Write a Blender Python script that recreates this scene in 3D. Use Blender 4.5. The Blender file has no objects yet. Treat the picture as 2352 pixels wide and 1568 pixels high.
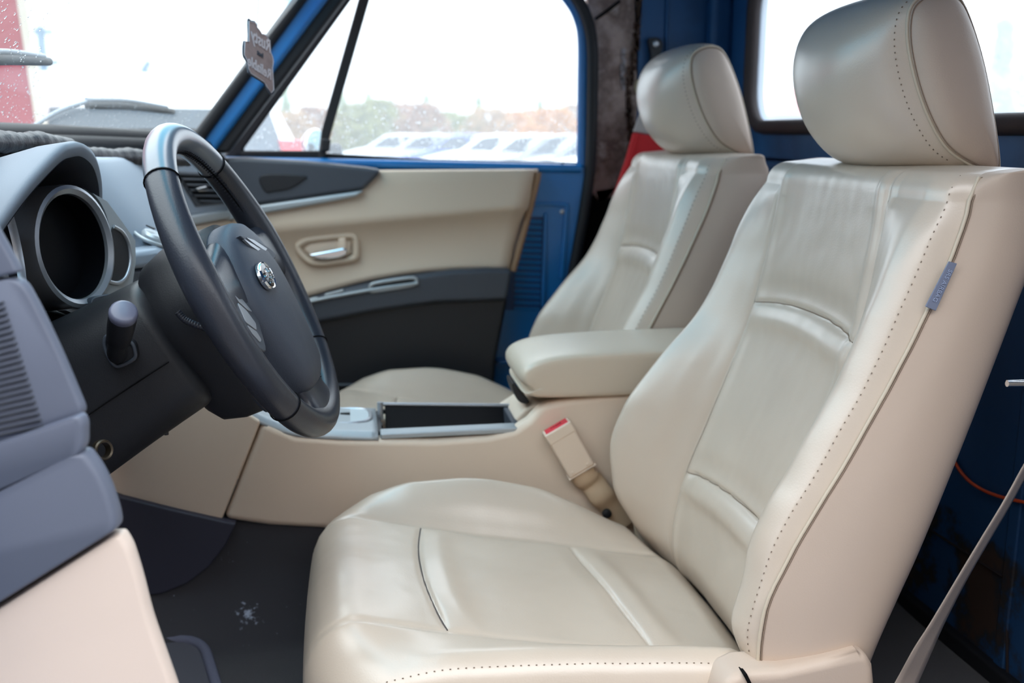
import bpy, bmesh, math, random
import numpy as np
from mathutils import Vector, Matrix, noise
random.seed(7)
PI = math.pi
S = bpy.context.scene
C = S.collection

# ------------------------------------------------------------------ camera
# World frame: X to the rear of the truck, Y across the cab from the open driver's door, Z up; the
# camera stands in the doorway at the origin. Metres.
FPX = 2287.0
PITCH = math.atan(479 / FPX)
YAW = math.atan(376 / math.hypot(FPX, 479))
FW = Vector((math.sin(YAW) * math.cos(PITCH), math.cos(YAW) * math.cos(PITCH), -math.sin(PITCH)))
RT = Vector((math.cos(YAW), -math.sin(YAW), 0))
UP = RT.cross(FW)
cam_d = bpy.data.cameras.new('camera')
cam = bpy.data.objects.new('camera', cam_d)
C.objects.link(cam)
cam.rotation_euler = FW.to_track_quat('-Z', 'Y').to_euler()
cam_d.sensor_width = 36.0
cam_d.lens = 36.0 * FPX / 2352
cam_d.clip_start = 0.02
cam_d.clip_end = 500
cam_d.dof.use_dof = True
cam_d.dof.focus_distance = 1.13
cam_d.dof.aperture_fstop = 4.6
S.camera = cam

# ------------------------------------------------------------------ sky, exposure
wd = bpy.data.worlds.new('overcast_sky')
S.world = wd
wd.use_nodes = True
nt = wd.node_tree
bg = nt.nodes['Background']
tc = nt.nodes.new('ShaderNodeTexCoord')
sp = nt.nodes.new('ShaderNodeSeparateXYZ')
rp = nt.nodes.new('ShaderNodeValToRGB')
rp.color_ramp.elements[0].position = 0.0
rp.color_ramp.elements[0].color = (0.31, 0.33, 0.35, 1)
rp.color_ramp.elements[1].position = 1.0
rp.color_ramp.elements[1].color = (0.97, 0.98, 1.0, 1)    # overcast: the zenith three times the horizon
nt.links.new(tc.outputs['Generated'], sp.inputs[0])
nt.links.new(sp.outputs['Z'], rp.inputs[0])
nt.links.new(rp.outputs[0], bg.inputs[0])
bg.inputs[1].default_value = 2.1
S.view_settings.view_transform = 'Standard'
S.view_settings.look = 'None'
S.view_settings.gamma = 1.0
S.view_settings.use_curve_mapping = False
S.view_settings.exposure = 1.56
S.cycles.use_denoising = True
S.cycles.max_bounces = 10
S.cycles.transparent_max_bounces = 24
S.cycles.caustics_refractive = False
S.cycles.caustics_reflective = False


# ------------------------------------------------------------------ measuring
def ray(px, py):
    return FW * FPX + RT * (px - 1176) + UP * (784 - py)


def at(px, py, y):
    d = ray(px, py)
    return d * (y / d.y)


def atx(px, py, x):
    d = ray(px, py)
    return d * (x / d.x)


def atz(px, py, z):
    d = ray(px, py)
    return d * (z / d.z)


def atp(px, py, p0, n):
    d = ray(px, py)
    return d * (p0.dot(n) / d.dot(n))


# ------------------------------------------------------------------ materials
def lin(c):
    return tuple((v / 12.92 if v <= 0.04045 else ((v + 0.055) / 1.055) ** 2.4) for v in [x / 255 for x in c])


def mat(name, rgb, rough=0.5, metal=0.0, spec=0.5, bump=0.0, scale=300, var=0.0, vscale=8, coat=0.0, sheen=0.0, alpha_col=None):
    m = bpy.data.materials.new(name)
    m.use_nodes = True
    t = m.node_tree
    b = t.nodes['Principled BSDF']
    col = (*lin(rgb), 1)
    b.inputs['Base Color'].default_value = col
    b.inputs['Roughness'].default_value = rough
    b.inputs['Metallic'].default_value = metal
    b.inputs['Specular IOR Level'].default_value = spec
    b.inputs['Coat Weight'].default_value = coat
    b.inputs['Coat Roughness'].default_value = 0.28
    b.inputs['Sheen Weight'].default_value = sheen
    co = t.nodes.new('ShaderNodeTexCoord')
    if bump:
        n = t.nodes.new('ShaderNodeTexNoise')
        n.inputs['Scale'].default_value = scale
        n.inputs['Detail'].default_value = 3
        bm_ = t.nodes.new('ShaderNodeBump')
        bm_.inputs['Strength'].default_value = bump
        bm_.inputs['Distance'].default_value = 0.002
        t.links.new(co.outputs['Object'], n.inputs['Vector'])
        t.links.new(n.outputs['Fac'], bm_.inputs['Height'])
        t.links.new(bm_.outputs['Normal'], b.inputs['Normal'])
    if var:
        n2 = t.nodes.new('ShaderNodeTexNoise')
        n2.inputs['Scale'].default_value = vscale
        n2.inputs['Detail'].default_value = 4
        mx = t.nodes.new('ShaderNodeMix')
        mx.data_type = 'RGBA'
        mx.inputs['A'].default_value = col
        mx.inputs['B'].default_value = (*(lin(alpha_col) if alpha_col else [v * (1 - var) for v in col[:3]]), 1)
        mr = t.nodes.new('ShaderNodeMapRange')
        mr.inputs['From Min'].default_value = 0.42
        mr.inputs['From Max'].default_value = 0.7
        t.links.new(co.outputs['Object'], n2.inputs['Vector'])
        t.links.new(n2.outputs['Fac'], mr.inputs['Value'])
        t.links.new(mr.outputs['Result'], mx.inputs['Factor'])
        t.links.new(mx.outputs['Result'], b.inputs['Base Color'])
    return m


def glass_mat(name, tint, haze, rough=0.0, spec_fac=0.05, band=None):
    """Thin pane: mostly clear, a reflection, and the light scattered by a wet film."""
    m = bpy.data.materials.new(name)
    m.use_nodes = True
    t = m.node_tree
    t.nodes.clear()
    out = t.nodes.new('ShaderNodeOutputMaterial')
    tr = t.nodes.new('ShaderNodeBsdfTransparent')
    tr.inputs[0].default_value = (*tint, 1)
    gl = t.nodes.new('ShaderNodeBsdfGlossy')
    gl.inputs['Roughness'].default_value = 0.02
    tl = t.nodes.new('ShaderNodeBsdfTranslucent')
    tl.inputs[0].default_value = (0.85, 0.95, 1.0, 1)
    lw = t.nodes.new('ShaderNodeLayerWeight')
    lw.inputs[0].default_value = 0.5
    pw = t.nodes.new('ShaderNodeMath')
    pw.operation = 'POWER'
    pw.inputs[1].default_value = 5.0
    fr = t.nodes.new('ShaderNodeMath')
    fr.operation = 'MULTIPLY_ADD'
    fr.inputs[1].default_value = 0.5
    fr.inputs[2].default_value = 0.03
    t.links.new(lw.outputs['Facing'], pw.inputs[0])
    t.links.new(pw.outputs[0], fr.inputs[0])
    m1 = t.nodes.new('ShaderNodeMixShader')
    m1.inputs[0].default_value = haze
    m2 = t.nodes.new('ShaderNodeMixShader')
    t.links.new(tr.outputs[0], m1.inputs[1])
    t.links.new(tl.outputs[0], m1.inputs[2])
    t.links.new(fr.outputs[0], m2.inputs[0])
    t.links.new(m1.outputs[0], m2.inputs[1])
    t.links.new(gl.outputs[0], m2.inputs[2])
    t.links.new(m2.outputs[0], out.inputs[0])
    if band:
        # factory sun strip along the top of the windscreen
        co = t.nodes.new('ShaderNodeTexCoord')
        sx = t.nodes.new('ShaderNodeSeparateXYZ')
        mr = t.nodes.new('ShaderNodeMapRange')
        mr.interpolation_type = 'SMOOTHSTEP'
        mr.inputs['From Min'].default_value = band[0]
        mr.inputs['From Max'].default_value = band[1]
        mx = t.nodes.new('ShaderNodeMix')
        mx.data_type = 'RGBA'
        mx.inputs['A'].default_value = (*tint, 1)
        mx.inputs['B'].default_value = (0.05, 0.40, 0.60, 1)
        t.links.new(co.outputs['Object'], sx.inputs[0])
        t.links.new(sx.outputs['Z'], mr.inputs['Value'])
        t.links.new(mr.outputs['Result'], mx.inputs['Factor'])
        t.links.new(mx.outputs['Result'], tr.inputs[0])
    return m


M = {}
M['leather'] = mat('beige_leather', (205, 189, 172), 0.34, spec=0.95, coat=0.3, bump=0.08, scale=420, var=0.07, vscale=7)
M['leather_side'] = mat('beige_vinyl', (196, 177, 161), 0.48, spec=0.45, bump=0.10, scale=520, var=0.04, vscale=6)
M['piping'] = mat('beige_piping', (200, 186, 166), 0.5)
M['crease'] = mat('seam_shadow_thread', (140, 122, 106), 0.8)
M['thread'] = mat('stitch_holes', (128, 112, 98), 0.8)
M['beige_plastic'] = mat('beige_plastic', (226, 206, 186), 0.5, spec=0.4, bump=0.12, scale=600)
M['beige_door'] = mat('beige_door_vinyl', (206, 187, 166), 0.5, spec=0.45, bump=0.05, scale=500)
M['charcoal'] = mat('charcoal_plastic', (62, 67, 76), 0.5, spec=0.5, bump=0.10, scale=700)
M['dashgrey'] = mat('grey_dash_skin', (138, 149, 162), 0.55, spec=0.5, bump=0.10, scale=700)
M['endgrey'] = mat('grey_dash_end_plastic', (98, 105, 122), 0.45, spec=0.5, bump=0.04, scale=500)
M['black'] = mat('black_plastic', (25, 26, 31), 0.5, spec=0.5, bump=0.08, scale=700)
M['gloss_black'] = mat('gloss_black', (8, 9, 14), 0.12)
M['gauge'] = mat('dark_gauge_glass', (10, 11, 16), 0.45, spec=0.15)
M['deep_black'] = mat('matt_black_liner', (14, 14, 16), 0.9, spec=0.1)
M['wheel'] = mat('black_wheel_leather', (42, 45, 54), 0.34, spec=0.55, bump=0.10, scale=480)
M['pad'] = mat('charcoal_pad_vinyl', (62, 68, 80), 0.52, spec=0.45, bump=0.16, scale=650)
M['silver'] = mat('satin_silver', (176, 180, 186), 0.35, metal=0.75)
M['silver_mat'] = mat('silver_paint', (170, 176, 180), 0.45, metal=0.45)
M['chrome'] = mat('chrome', (232, 234, 238), 0.08, metal=1.0)
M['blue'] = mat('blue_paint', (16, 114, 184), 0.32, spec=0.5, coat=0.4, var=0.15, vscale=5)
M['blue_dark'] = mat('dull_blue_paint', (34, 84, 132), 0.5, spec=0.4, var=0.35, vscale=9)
M['rubber'] = mat('black_rubber', (24, 25, 30), 0.6, spec=0.4)
M['rubber_brown'] = mat('aged_window_rubber', (44, 34, 34), 0.7)
M['carpet'] = mat('charcoal_carpet', (64, 64, 69), 0.95, spec=0.1, bump=0.5, scale=900, sheen=0.3)
M['mat_pile'] = mat('grey_mat_pile', (92, 92, 100), 0.95, spec=0.1, bump=0.6, scale=700)
M['mat_edge'] = mat('grey_mat_binding', (104, 106, 124), 0.8, spec=0.2, bump=0.3, scale=500)
M['red'] = mat('red_button', (226, 40, 66), 0.3)
M['red_cloth'] = mat('red_cloth', (190, 22, 30), 0.7)
M['white_cloth'] = mat('grey_white_cloth', (170, 164, 160), 0.8)
M['belt'] = mat('taupe_webbing', (150, 136, 126), 0.7, bump=0.3, scale=900)
M['tag'] = mat('grey_blue_tag', (120, 128, 150), 0.7)
M['tag_text'] = mat('pale_tag_lettering', (160, 172, 200), 0.7)
M['wire'] = mat('orange_wire', (226, 84, 40), 0.45)
M['wood'] = mat('grey_brown_card', (150, 128, 124), 0.7, var=0.2, vscale=60)
M['card_dark'] = mat('dark_card_border', (58, 62, 72), 0.7)
M['card_line'] = mat('pale_card_line', (196, 184, 186), 0.7)
M['string'] = mat('thin_cord', (170, 190, 205), 0.7)
M['string_dark'] = mat('dark_seam_thread', (84, 76, 74), 0.8)
M['insulation'] = None
M['glass_front'] = glass_mat('wet_windscreen', (0.86, 0.95, 0.97), 0.09, band=(0.25, 0.285))
M['glass_door'] = glass_mat('wet_door_glass', (0.95, 0.98, 1.0), 0.16)
M['glass_rear'] = glass_mat('misted_rear_glass', (0.93, 0.96, 1.0), 0.30)
M['water'] = bpy.data.materials.new('rain_water')
M['water'].use_nodes = True
_b = M['water'].node_tree.nodes['Principled BSDF']
_b.inputs['Transmission Weight'].default_value = 1.0
_b.inputs['IOR'].default_value = 1.33
_b.inputs['Roughness'].default_value = 0.0
_b.inputs['Base Color'].default_value = (0.95, 0.98, 1, 1)


def rust_mat(name, base, rust, dark, scale=9, lo=0.45, hi=0.62, bump=0.4, zlim=None):
    m = bpy.data.materials.new(name)
    m.use_nodes = True
    t = m.node_tree
    b = t.nodes['Principled BSDF']
    b.inputs['Roughness'].default_value = 0.6
    co = t.nodes.new('ShaderNodeTexCoord')
    n = t.nodes.new('ShaderNodeTexNoise')
    n.inputs['Scale'].default_value = scale
    n.inputs['Detail'].default_value = 8
    n.inputs['Roughness'].default_value = 0.65
    r = t.nodes.new('ShaderNodeValToRGB')
    e = r.color_ramp.elements
    e[0].position = lo
    e[0].color = (*lin(base), 1)
    e[1].position = hi
    e[1].color = (*lin(rust), 1)
    x = e.new((lo + hi) / 2)
    x.color = (*lin(dark), 1)
    t.links.new(co.outputs['Object'], n.inputs['Vector'])
    fac = n.outputs['Fac']
    if zlim:
        sx = t.nodes.new('ShaderNodeSeparateXYZ')
        mr = t.nodes.new('ShaderNodeMapRange')
        mr.inputs['From Min'].default_value = zlim[0]
        mr.inputs['From Max'].default_value = zlim[1]
        mr.inputs['To Min'].default_value = 0.0
        mr.inputs['To Max'].default_value = -0.35
        ad = t.nodes.new('ShaderNodeMath')
        ad.operation = 'ADD'
        t.links.new(co.outputs['Object'], sx.inputs[0])
        t.links.new(sx.outputs['Z'], mr.inputs['Value'])
        t.links.new(fac, ad.inputs[0])
        t.links.new(mr.outputs['Result'], ad.inputs[1])
        fac = ad.outputs[0]
    t.links.new(fac, r.inputs[0])
    t.links.new(r.outputs[0], b.inputs['Base Color'])
    bp = t.nodes.new('ShaderNodeBump')
    bp.inputs['Strength'].default_value = bump
    bp.inputs['Distance'].default_value = 0.004
    t.links.new(n.outputs['Fac'], bp.inputs['Height'])
    t.links.new(bp.outputs['Normal'], b.inputs['Normal'])
    return m


M['insulation'] = rust_mat('worn_pillar_liner', (172, 154, 146), (206, 194, 186), (112, 92, 84), 11, 0.4, 0.72, 0.5)
M['rear_blue'] = rust_mat('rusting_blue_panel', (30, 72, 116), (66, 50, 42), (40, 42, 48), 6, 0.5, 0.62, 0.15, zlim=(-0.62, -0.40))


def stain_carpet():
    """Charcoal carpet with one dried white spill."""
    m = M['carpet']
    t = m.node_tree
    b = t.nodes['Principled BSDF']
    co = t.nodes.new('ShaderNodeTexCoord')
    c = at(570, 1412, 1.515)
    vd = t.nodes.new('ShaderNodeVectorMath')
    vd.operation = 'DISTANCE'
    vd.inputs[1].default_value = c
    n = t.nodes.new('ShaderNodeTexNoise')
    n.inputs['Scale'].default_value = 150
    n.inputs['Detail'].default_value = 5
    mr = t.nodes.new('ShaderNodeMapRange')
    mr.inputs['From Min'].default_value = 0.0
    mr.inputs['From Max'].default_value = 0.034
    mr.inputs['To Min'].default_value = 0.20
    mr.inputs['To Max'].default_value = -0.12
    ad = t.nodes.new('ShaderNodeMath')
    ad.operation = 'ADD'
    r = t.nodes.new('ShaderNodeMapRange')
    r.inputs['From Min'].default_value = 0.60
    r.inputs['From Max'].default_value = 0.74
    mx = t.nodes.new('ShaderNodeMix')
    mx.data_type = 'RGBA'
    mx.inputs['A'].default_value = (*lin((64, 64, 69)), 1)
    mx.inputs['B'].default_value = (*lin((170, 180, 200)), 1)
    L = t.links.new
    L(co.outputs['Object'], vd.inputs[0])
    L(co.outputs['Object'], n.inputs['Vector'])
    L(vd.outputs['Value'], mr.inputs['Value'])
    L(mr.outputs['Result'], ad.inputs[0])
    L(n.outputs['Fac'], ad.inputs[1])
    L(ad.outputs[0], r.inputs['Value'])
    L(r.outputs['Result'], mx.inputs['Factor'])
    L(mx.outputs['Result'], b.inputs['Base Color'])


stain_carpet()


# ------------------------------------------------------------------ building helpers
def thing(name, label, cat, loc=(0, 0, 0), group=None):
    o = bpy.data.objects.new(name, None)
    o.empty_display_size = 0.05
    C.objects.link(o)
    o.location = loc
    o['label'] = label
    o['category'] = cat
    if group:
        o['group'] = group
    return o


def structure(name, label=None, loc=(0, 0, 0)):
    o = bpy.data.objects.new(name, None)
    o.empty_display_size = 0.05
    C.objects.link(o)
    o.location = loc
    o['kind'] = 'structure'
    if label:
        o['label'] = label
    return o


def wloc(p):
    v = Vector((0, 0, 0))
    while p:
        v += Vector(p.location)
        p = p.parent
    return v


def link(name, me, m, parent=None, label=None):
    o = bpy.data.objects.new(name, me)
    C.objects.link(o)
    if m:
        me.materials.append(M[m] if isinstance(m, str) else m)
    if parent:
        o.parent = parent
        o.location = -wloc(parent)
    if label:
        o['label'] = label
    return o


def mesh(name, verts, faces, m, parent=None, smooth=True, bevel=0, seg=3, sub=0, label=None, angle=None, weld=False):
    me = bpy.data.meshes.new(name)
    me.from_pydata([tuple(v) for v in verts], [], faces)
    bm = bmesh.new()
    bm.from_mesh(me)
    if weld:
        bmesh.ops.remove_doubles(bm, verts=bm.verts, dist=1e-5)
    bmesh.ops.recalc_face_normals(bm, faces=bm.faces)
    bm.to_mesh(me)
    bm.free()
    if smooth:
        me.shade_smooth()
        if angle:
            me.set_sharp_from_angle(angle=math.radians(angle))
    o = link(name, me, m, parent, label)
    if bevel:
        b = o.modifiers.new('edge', 'BEVEL')
        b.width = bevel
        b.segments = seg
        b.limit_method = 'ANGLE'
        b.angle_limit = math.radians(28)
        b.harden_normals = True
    if sub:
        s = o.modifiers.new('smooth', 'SUBSURF')
        s.levels = s.render_levels = sub
    return o


def grid(name, rows, m, parent=None, ring=False, cap0=False, cap1=False, label=None, smooth=True, thick=0, angle=None):
    nv = len(rows[0])
    verts = [v for r in rows for v in r]
    faces = []
    for i in range(len(rows) - 1):
        for j in range(nv if ring else nv - 1):
            a = i * nv + j
            b = i * nv + (j + 1) % nv
            faces.append((a, b, b + nv, a + nv))
    if cap0:
        faces.append(tuple(range(nv)))
    if cap1:
        faces.append(tuple(range((len(rows) - 1) * nv, len(rows) * nv)))
    o = mesh(name, verts, faces, m, parent, smooth, label=label, angle=angle)
    if thick:
        s = o.modifiers.new('thickness', 'SOLIDIFY')
        s.thickness = thick
        s.offset = 0
    return o


def prism(name, pts, d, m, parent=None, bevel=0.004, seg=3, label=None):
    """A flat outline (3-D points) given thickness d (a vector)."""
    d = Vector(d)
    n = len(pts)
    v = [Vector(p) for p in pts] + [Vector(p) + d for p in pts]
    f = [tuple(range(n)), tuple(range(2 * n - 1, n - 1, -1))]
    f += [(i, (i + 1) % n, n + (i + 1) % n, n + i) for i in range(n)]
    return mesh(name, v, f, m, parent, True, bevel, seg, label=label, angle=30)


def slab(name, pix, y0, y1, m, parent=None, bevel=0.004, seg=3, label=None, smooth_n=0):
    """Outline read off on the plane y0, carried back to y1."""
    pts = [at(px, py, y0) for px, py in pix]
    if smooth_n:
        pts = cat(pts, smooth_n, True)
    return prism(name, pts, (0, y1 - y0, 0), m, parent, bevel, seg, label)


def cat(pts, n, closed=False):
    """Catmull-Rom through pts, n samples per span."""
    pts = [Vector(p) for p in pts]
    k = len(pts)
    out = []
    for i in range(k if closed else k - 1):
        p1, p2 = pts[i], pts[(i + 1) % k]
        p0 = pts[(i - 1) % k] if closed or i > 0 else p1 * 2 - p2
        p3 = pts[(i + 2) % k] if closed or i + 2 < k else p2 * 2 - p1
        for s in range(n):
            t = s / n
            out.append(0.5 * ((2 * p1) + (p2 - p0) * t + (2 * p0 - 5 * p1 + 4 * p2 - p3) * t * t + (3 * p1 - p0 - 3 * p2 + p3) * t ** 3))
    if not closed:
        out.append(pts[-1].copy())
    return out


def tube(name, pts, r, m, parent=None, seg=10, closed=False, flat=1.0, up=None, label=None, n=0):
    pts = cat(pts, n, closed) if n else [Vector(p) for p in pts]
    k = len(pts)
    rows = []
    prev = None
    for i, p in enumerate(pts):
        a = pts[(i - 1) % k] if closed or i > 0 else p
        b = pts[(i + 1) % k] if closed or i < k - 1 else p
        t = (b - a).normalized()
        if prev is None:
            h = Vector(up) if up else (Vector((0, 0, 1)) if abs(t.z) < 0.9 else Vector((0, 1, 0)))
        else:
            h = Vector(up) if up else prev
        u = (h - t * h.dot(t)).normalized()
        w = t.cross(u)
        prev = u
        rr = r[i * len(r) // k] if isinstance(r, (list, tuple)) else (r(i / max(1, k - 1)) if callable(r) else r)
        rows.append([p + u * (math.cos(q) * rr) + w * (math.sin(q) * rr * flat) for q in [2 * PI * j / seg for j in range(seg)]])
    if closed:
        rows.append(rows[0])
        return mesh_grid_closed(name, rows, m, parent, label)
    return grid(name, rows, m, parent, True, True, True, label=label, angle=60)


def mesh_grid_closed(name, rows, m, parent, label):
    rows = rows[:-1]
    nv = len(rows[0])
    k = len(rows)
    verts = [v for r in rows for v in r]
    faces = [(i * nv + j, i * nv + (j + 1) % nv, ((i + 1) % k) * nv + (j + 1) % nv, ((i + 1) % k) * nv + j) for i in range(k) for j in range(nv)]
    return mesh(name, verts, faces, m, parent, label=label)


def box(name, c, s, m, parent=None, bevel=0.003, rot=None, label=None, seg=2):
    c = Vector(c)
    R = rot or Matrix.Identity(3)
    v = [c + R @ Vector((x * s[0] / 2, y * s[1] / 2, z * s[2] / 2)) for x in (-1, 1) for y in (-1, 1) for z in (-1, 1)]
    f = [(0, 1, 3, 2), (4, 6, 7, 5), (0, 4, 5, 1), (2, 3, 7, 6), (0, 2, 6, 4), (1, 5, 7, 3)]
    return mesh(name, v, f, m, parent, True, bevel, seg, label=label, angle=30)


def lathe(name, prof, o, ax, m, parent=None, seg=24, label=None, cap=True, angle=40, sx=1.0, uref=None):
    """prof = [(radius, distance along the axis)]"""
    ax = Vector(ax).normalized()
    h = Vector(uref) if uref else (Vector((0, 0, 1)) if abs(ax.z) < 0.9 else Vector((1, 0, 0)))
    u = (h - ax * h.dot(ax)).normalized()
    w = ax.cross(u)
    rows = [[Vector(o) + ax * d + u * (math.cos(q) * r) + w * (math.sin(q) * r * sx) for q in [2 * PI * j / seg for j in range(seg)]] for r, d in prof]
    return grid(name, rows, m, parent, True, cap, cap, label=label, angle=angle)


def pch(xs, ys):
    """Smooth monotone interpolation through samples."""
    xs = np.array(xs, float)
    ys = np.array(ys, float)
    h = np.diff(xs)
    d = np.diff(ys) / h
    s = np.zeros(len(xs))
    s[0], s[-1] = d[0], d[-1]
    for i in range(1, len(xs) - 1):
        if d[i - 1] * d[i] > 0:
            w1 = 2 * h[i] + h[i - 1]
            w2 = h[i] + 2 * h[i - 1]
            s[i] = (w1 + w2) / (w1 / d[i - 1] + w2 / d[i])

    def f(x):
        x = min(max(x, xs[0]), xs[-1])
        i = min(max(int(np.searchsorted(xs, x)) - 1, 0), len(xs) - 2)
        t = (x - xs[i]) / h[i]
        return float((1 + 2 * t) * (1 - t) ** 2 * ys[i] + t * (1 - t) ** 2 * h[i] * s[i] + t * t * (3 - 2 * t) * ys[i + 1] + t * t * (t - 1) * h[i] * s[i + 1])
    return f


def joined_boxes(name, items, m, parent, kind='stuff'):
    """Many small boxes in one mesh: items = (centre, half-x vec, half-y vec, half-z vec)."""
    v, f = [], []
    for c, a, b, d in items:
        k = len(v)
        for i in (-1, 1):
            for j in (-1, 1):
                for l in (-1, 1):
                    v.append(c + a * i + b * j + d * l)
        f += [(k, k + 1, k + 3, k + 2), (k + 4, k + 6, k + 7, k + 5), (k, k + 4, k + 5, k + 1), (k + 2, k + 3, k + 7, k + 6), (k, k + 2, k + 6, k + 4), (k + 1, k + 5, k + 7, k + 3)]
    o = mesh(name, v, f, m, parent, smooth=False)
    o['kind'] = kind
    return o


def stitches(name, path, parent, step=0.0088, size=(0.0009, 0.0005, 0.0005), m='thread'):
    items = []
    acc = 0
    for a, b in zip(path[:-1], path[1:]):
        L = (b - a).length
        t = (b - a).normalized() if L else Vector((1, 0, 0))
        u = t.orthogonal().normalized()
        w = t.cross(u)
        while acc < L:
            items.append((a + t * acc, t * size[0], u * size[1], w * size[2]))
            acc += step
        acc -= L
    return joined_boxes(name, items, m, parent)


def letters(name, text, origin, ex, ey, size, depth, m, parent, align='CENTER', mirror=False, tall=1.0, bold=0.0):
    """Raised lettering: the built-in font turned into a mesh and laid on the frame origin, ex, ey."""
    cu = bpy.data.curves.new(name, 'FONT')
    cu.body = text
    cu.size = size
    cu.extrude = depth
    cu.align_x = align
    cu.align_y = 'CENTER'
    cu.resolution_u = 3
    cu.offset = bold
    t = bpy.data.objects.new(name, cu)
    C.objects.link(t)
    dg = bpy.context.evaluated_depsgraph_get()
    me = bpy.data.meshes.new_from_object(t.evaluated_get(dg))
    bpy.data.objects.remove(t)
    bpy.data.curves.remove(cu)
    ex = Vector(ex).normalized()
    ey = Vector(ey).normalized()
    ez = ex.cross(ey)
    s = -1 if mirror else 1
    for v in me.vertices:
        v.co = Vector(origin) + ex * (v.co.x * s) + ey * (v.co.y * tall) + ez * v.co.z
    me.materials.clear()
    return link(name, me, m, parent)


def fillet(pts, r, n=5):
    pts = [Vector(p) for p in pts]
    out_ = []
    k = len(pts)
    for i in range(k):
        a, b, c = pts[i - 1], pts[i], pts[(i + 1) % k]
        u, w = a - b, c - b
        t = min(r, u.length * .45, w.length * .45)
        p, q_ = b + u.normalized() * t, b + w.normalized() * t
        for s in range(n + 1):
            f_ = s / n
            out_.append(p * (1 - f_) ** 2 + b * (2 * f_ * (1 - f_)) + q_ * f_ ** 2)
    return out_


# ================================================================== SETTING
XR = 0.93          # rear wall of the cab
YD = 2.42          # passenger side
ZF = -0.80         # cab floor

g = structure('ground', 'wet grey asphalt yard outside the truck')
mesh('asphalt', [(-90, -40, -1.5), (90, -40, -1.5), (90, 160, -1.5), (-90, 160, -1.5)], [(0, 1, 2, 3)],
     mat('wet_asphalt', (120, 124, 130), 0.4, bump=0.2, scale=40, var=0.25, vscale=0.6), g, smooth=False)

# unseen wall added behind the camera to cut the light through the open doorway
wl_ = structure('blocker_wall', 'unseen grey wall added behind the camera to shade the doorway')
box('blocker_sheet', (0.4, -2.3, 0.3), (10.0, 0.1, 3.6), mat('grey_blocker_sheet', (134, 127, 121), 0.7), wl_, 0)

# floor: flat footwells with the transmission tunnel between them
fl = structure('floor', 'charcoal carpet over the cab floor and tunnel')
sec = [(0.62, -0.80), (1.2, -0.80), (1.44, -0.80), (1.50, -0.775), (1.545, -0.70), (1.555, -0.62), (1.60, -0.585), (1.69, -0.585), (1.735, -0.62), (1.745, -0.70), (1.79, -0.775), (1.85, -0.80), (2.1, -0.80), (2.44, -0.80)]
rows = []
for x in (-0.95, -0.6, -0.3, 0.0, 0.3, 0.6, XR + 0.01):
    rows.append(cat([Vector((x, y, z)) for y, z in sec], 4))
grid('carpet', rows, 'carpet', fl)
box('underside', (0, 1.53, -0.83), (1.9, 1.84, 0.04), 'deep_black', fl, 0)
box('sill_step', (0.0, 0.60, -0.80), (1.9, 0.06, 0.08), 'blue', fl, 0.01)
# bulkhead ahead of the footwells
wf = structure('wall_front', 'black bulkhead ahead of the footwells')
box('bulkhead', (-0.95, 1.53, -0.42), (0.04, 1.84, 0.86), 'deep_black', wf, 0)

# rear wall with the window opening
wr = structure('wall_rear', 'dull blue steel back wall of the cab, rusting low down')
wy0, wy1, wz0, wz1 = 0.98, 2.27, 0.012, 0.36


def rrect(y0, y1, z0, z1, r, n=6):
    out = []
    for cy_, cz_, a0 in ((y1 - r, z1 - r, 0), (y0 + r, z1 - r, 90), (y0 + r, z0 + r, 180), (y1 - r, z0 + r, 270)):
        for k in range(n + 1):
            a = math.radians(a0 + 90 * k / n)
            out.append((cy_ + r * math.cos(a), cz_ + r * math.sin(a)))
    return out


inn = rrect(wy0, wy1, wz0, wz1, 0.09)
out = []
for y, z in inn:
    cyy, czz = (wy0 + wy1) / 2, (wz0 + wz1) / 2
    dy, dz = y - cyy, z - czz
    k = min(((2.45 if dy > 0 else 0.62) - cyy) / dy if abs(dy) > 1e-6 else 9, ((0.44 if dz > 0 else -0.06) - czz) / dz if abs(dz) > 1e-6 else 9)
    out.append((cyy + dy * k, czz + dz * k))
n = len(inn)
v = [(XR, y, z) for y, z in out] + [(XR, y, z) for y, z in inn] + [(XR + 0.03, y, z) for y, z in inn] + [(XR + 0.03, y, z) for y, z in out]
f = []
for i in range(n):
    j = (i + 1) % n
    f += [(i, j, n + j, n + i), (n + i, n + j, 2 * n + j, 2 * n + i), (2 * n + i, 2 * n + j, 3 * n + j, 3 * n + i)]
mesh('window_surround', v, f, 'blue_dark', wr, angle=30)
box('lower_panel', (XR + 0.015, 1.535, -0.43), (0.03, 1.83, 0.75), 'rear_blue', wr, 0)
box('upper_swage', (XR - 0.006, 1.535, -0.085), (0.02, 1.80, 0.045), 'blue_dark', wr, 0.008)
# corner closing strip between back wall and pillar and raised swages
p0, p1 = atx(2127, 1210, XR - 0.002), atx(2312, 1330, XR - 0.002)
p2 = atx(2314, 1568, XR - 0.002)
tube('pressed_rib', [p0, p1, Vector((p1.x, p2.y, -0.79))], 0.0022, 'rubber_brown', wr, 6)
a, b = atx(2335, 1120, XR - 0.004), atx(2318, 1380, XR - 0.004)
prism('upright_stiffener', [Vector((a.x, a.y + .012, -.12)), Vector((a.x, a.y - .012, -.12)), Vector((a.x, a.y - .012, -.79)), Vector((a.x, a.y + .012, -.79))], (0.006, 0, 0), 'rear_blue', wr, 0.003)
box('floor_gasket', (XR - 0.006, 1.5, ZF + 0.012), (0.02, 1.7, 0.03), 'rubber', wr, 0.006)

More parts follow.
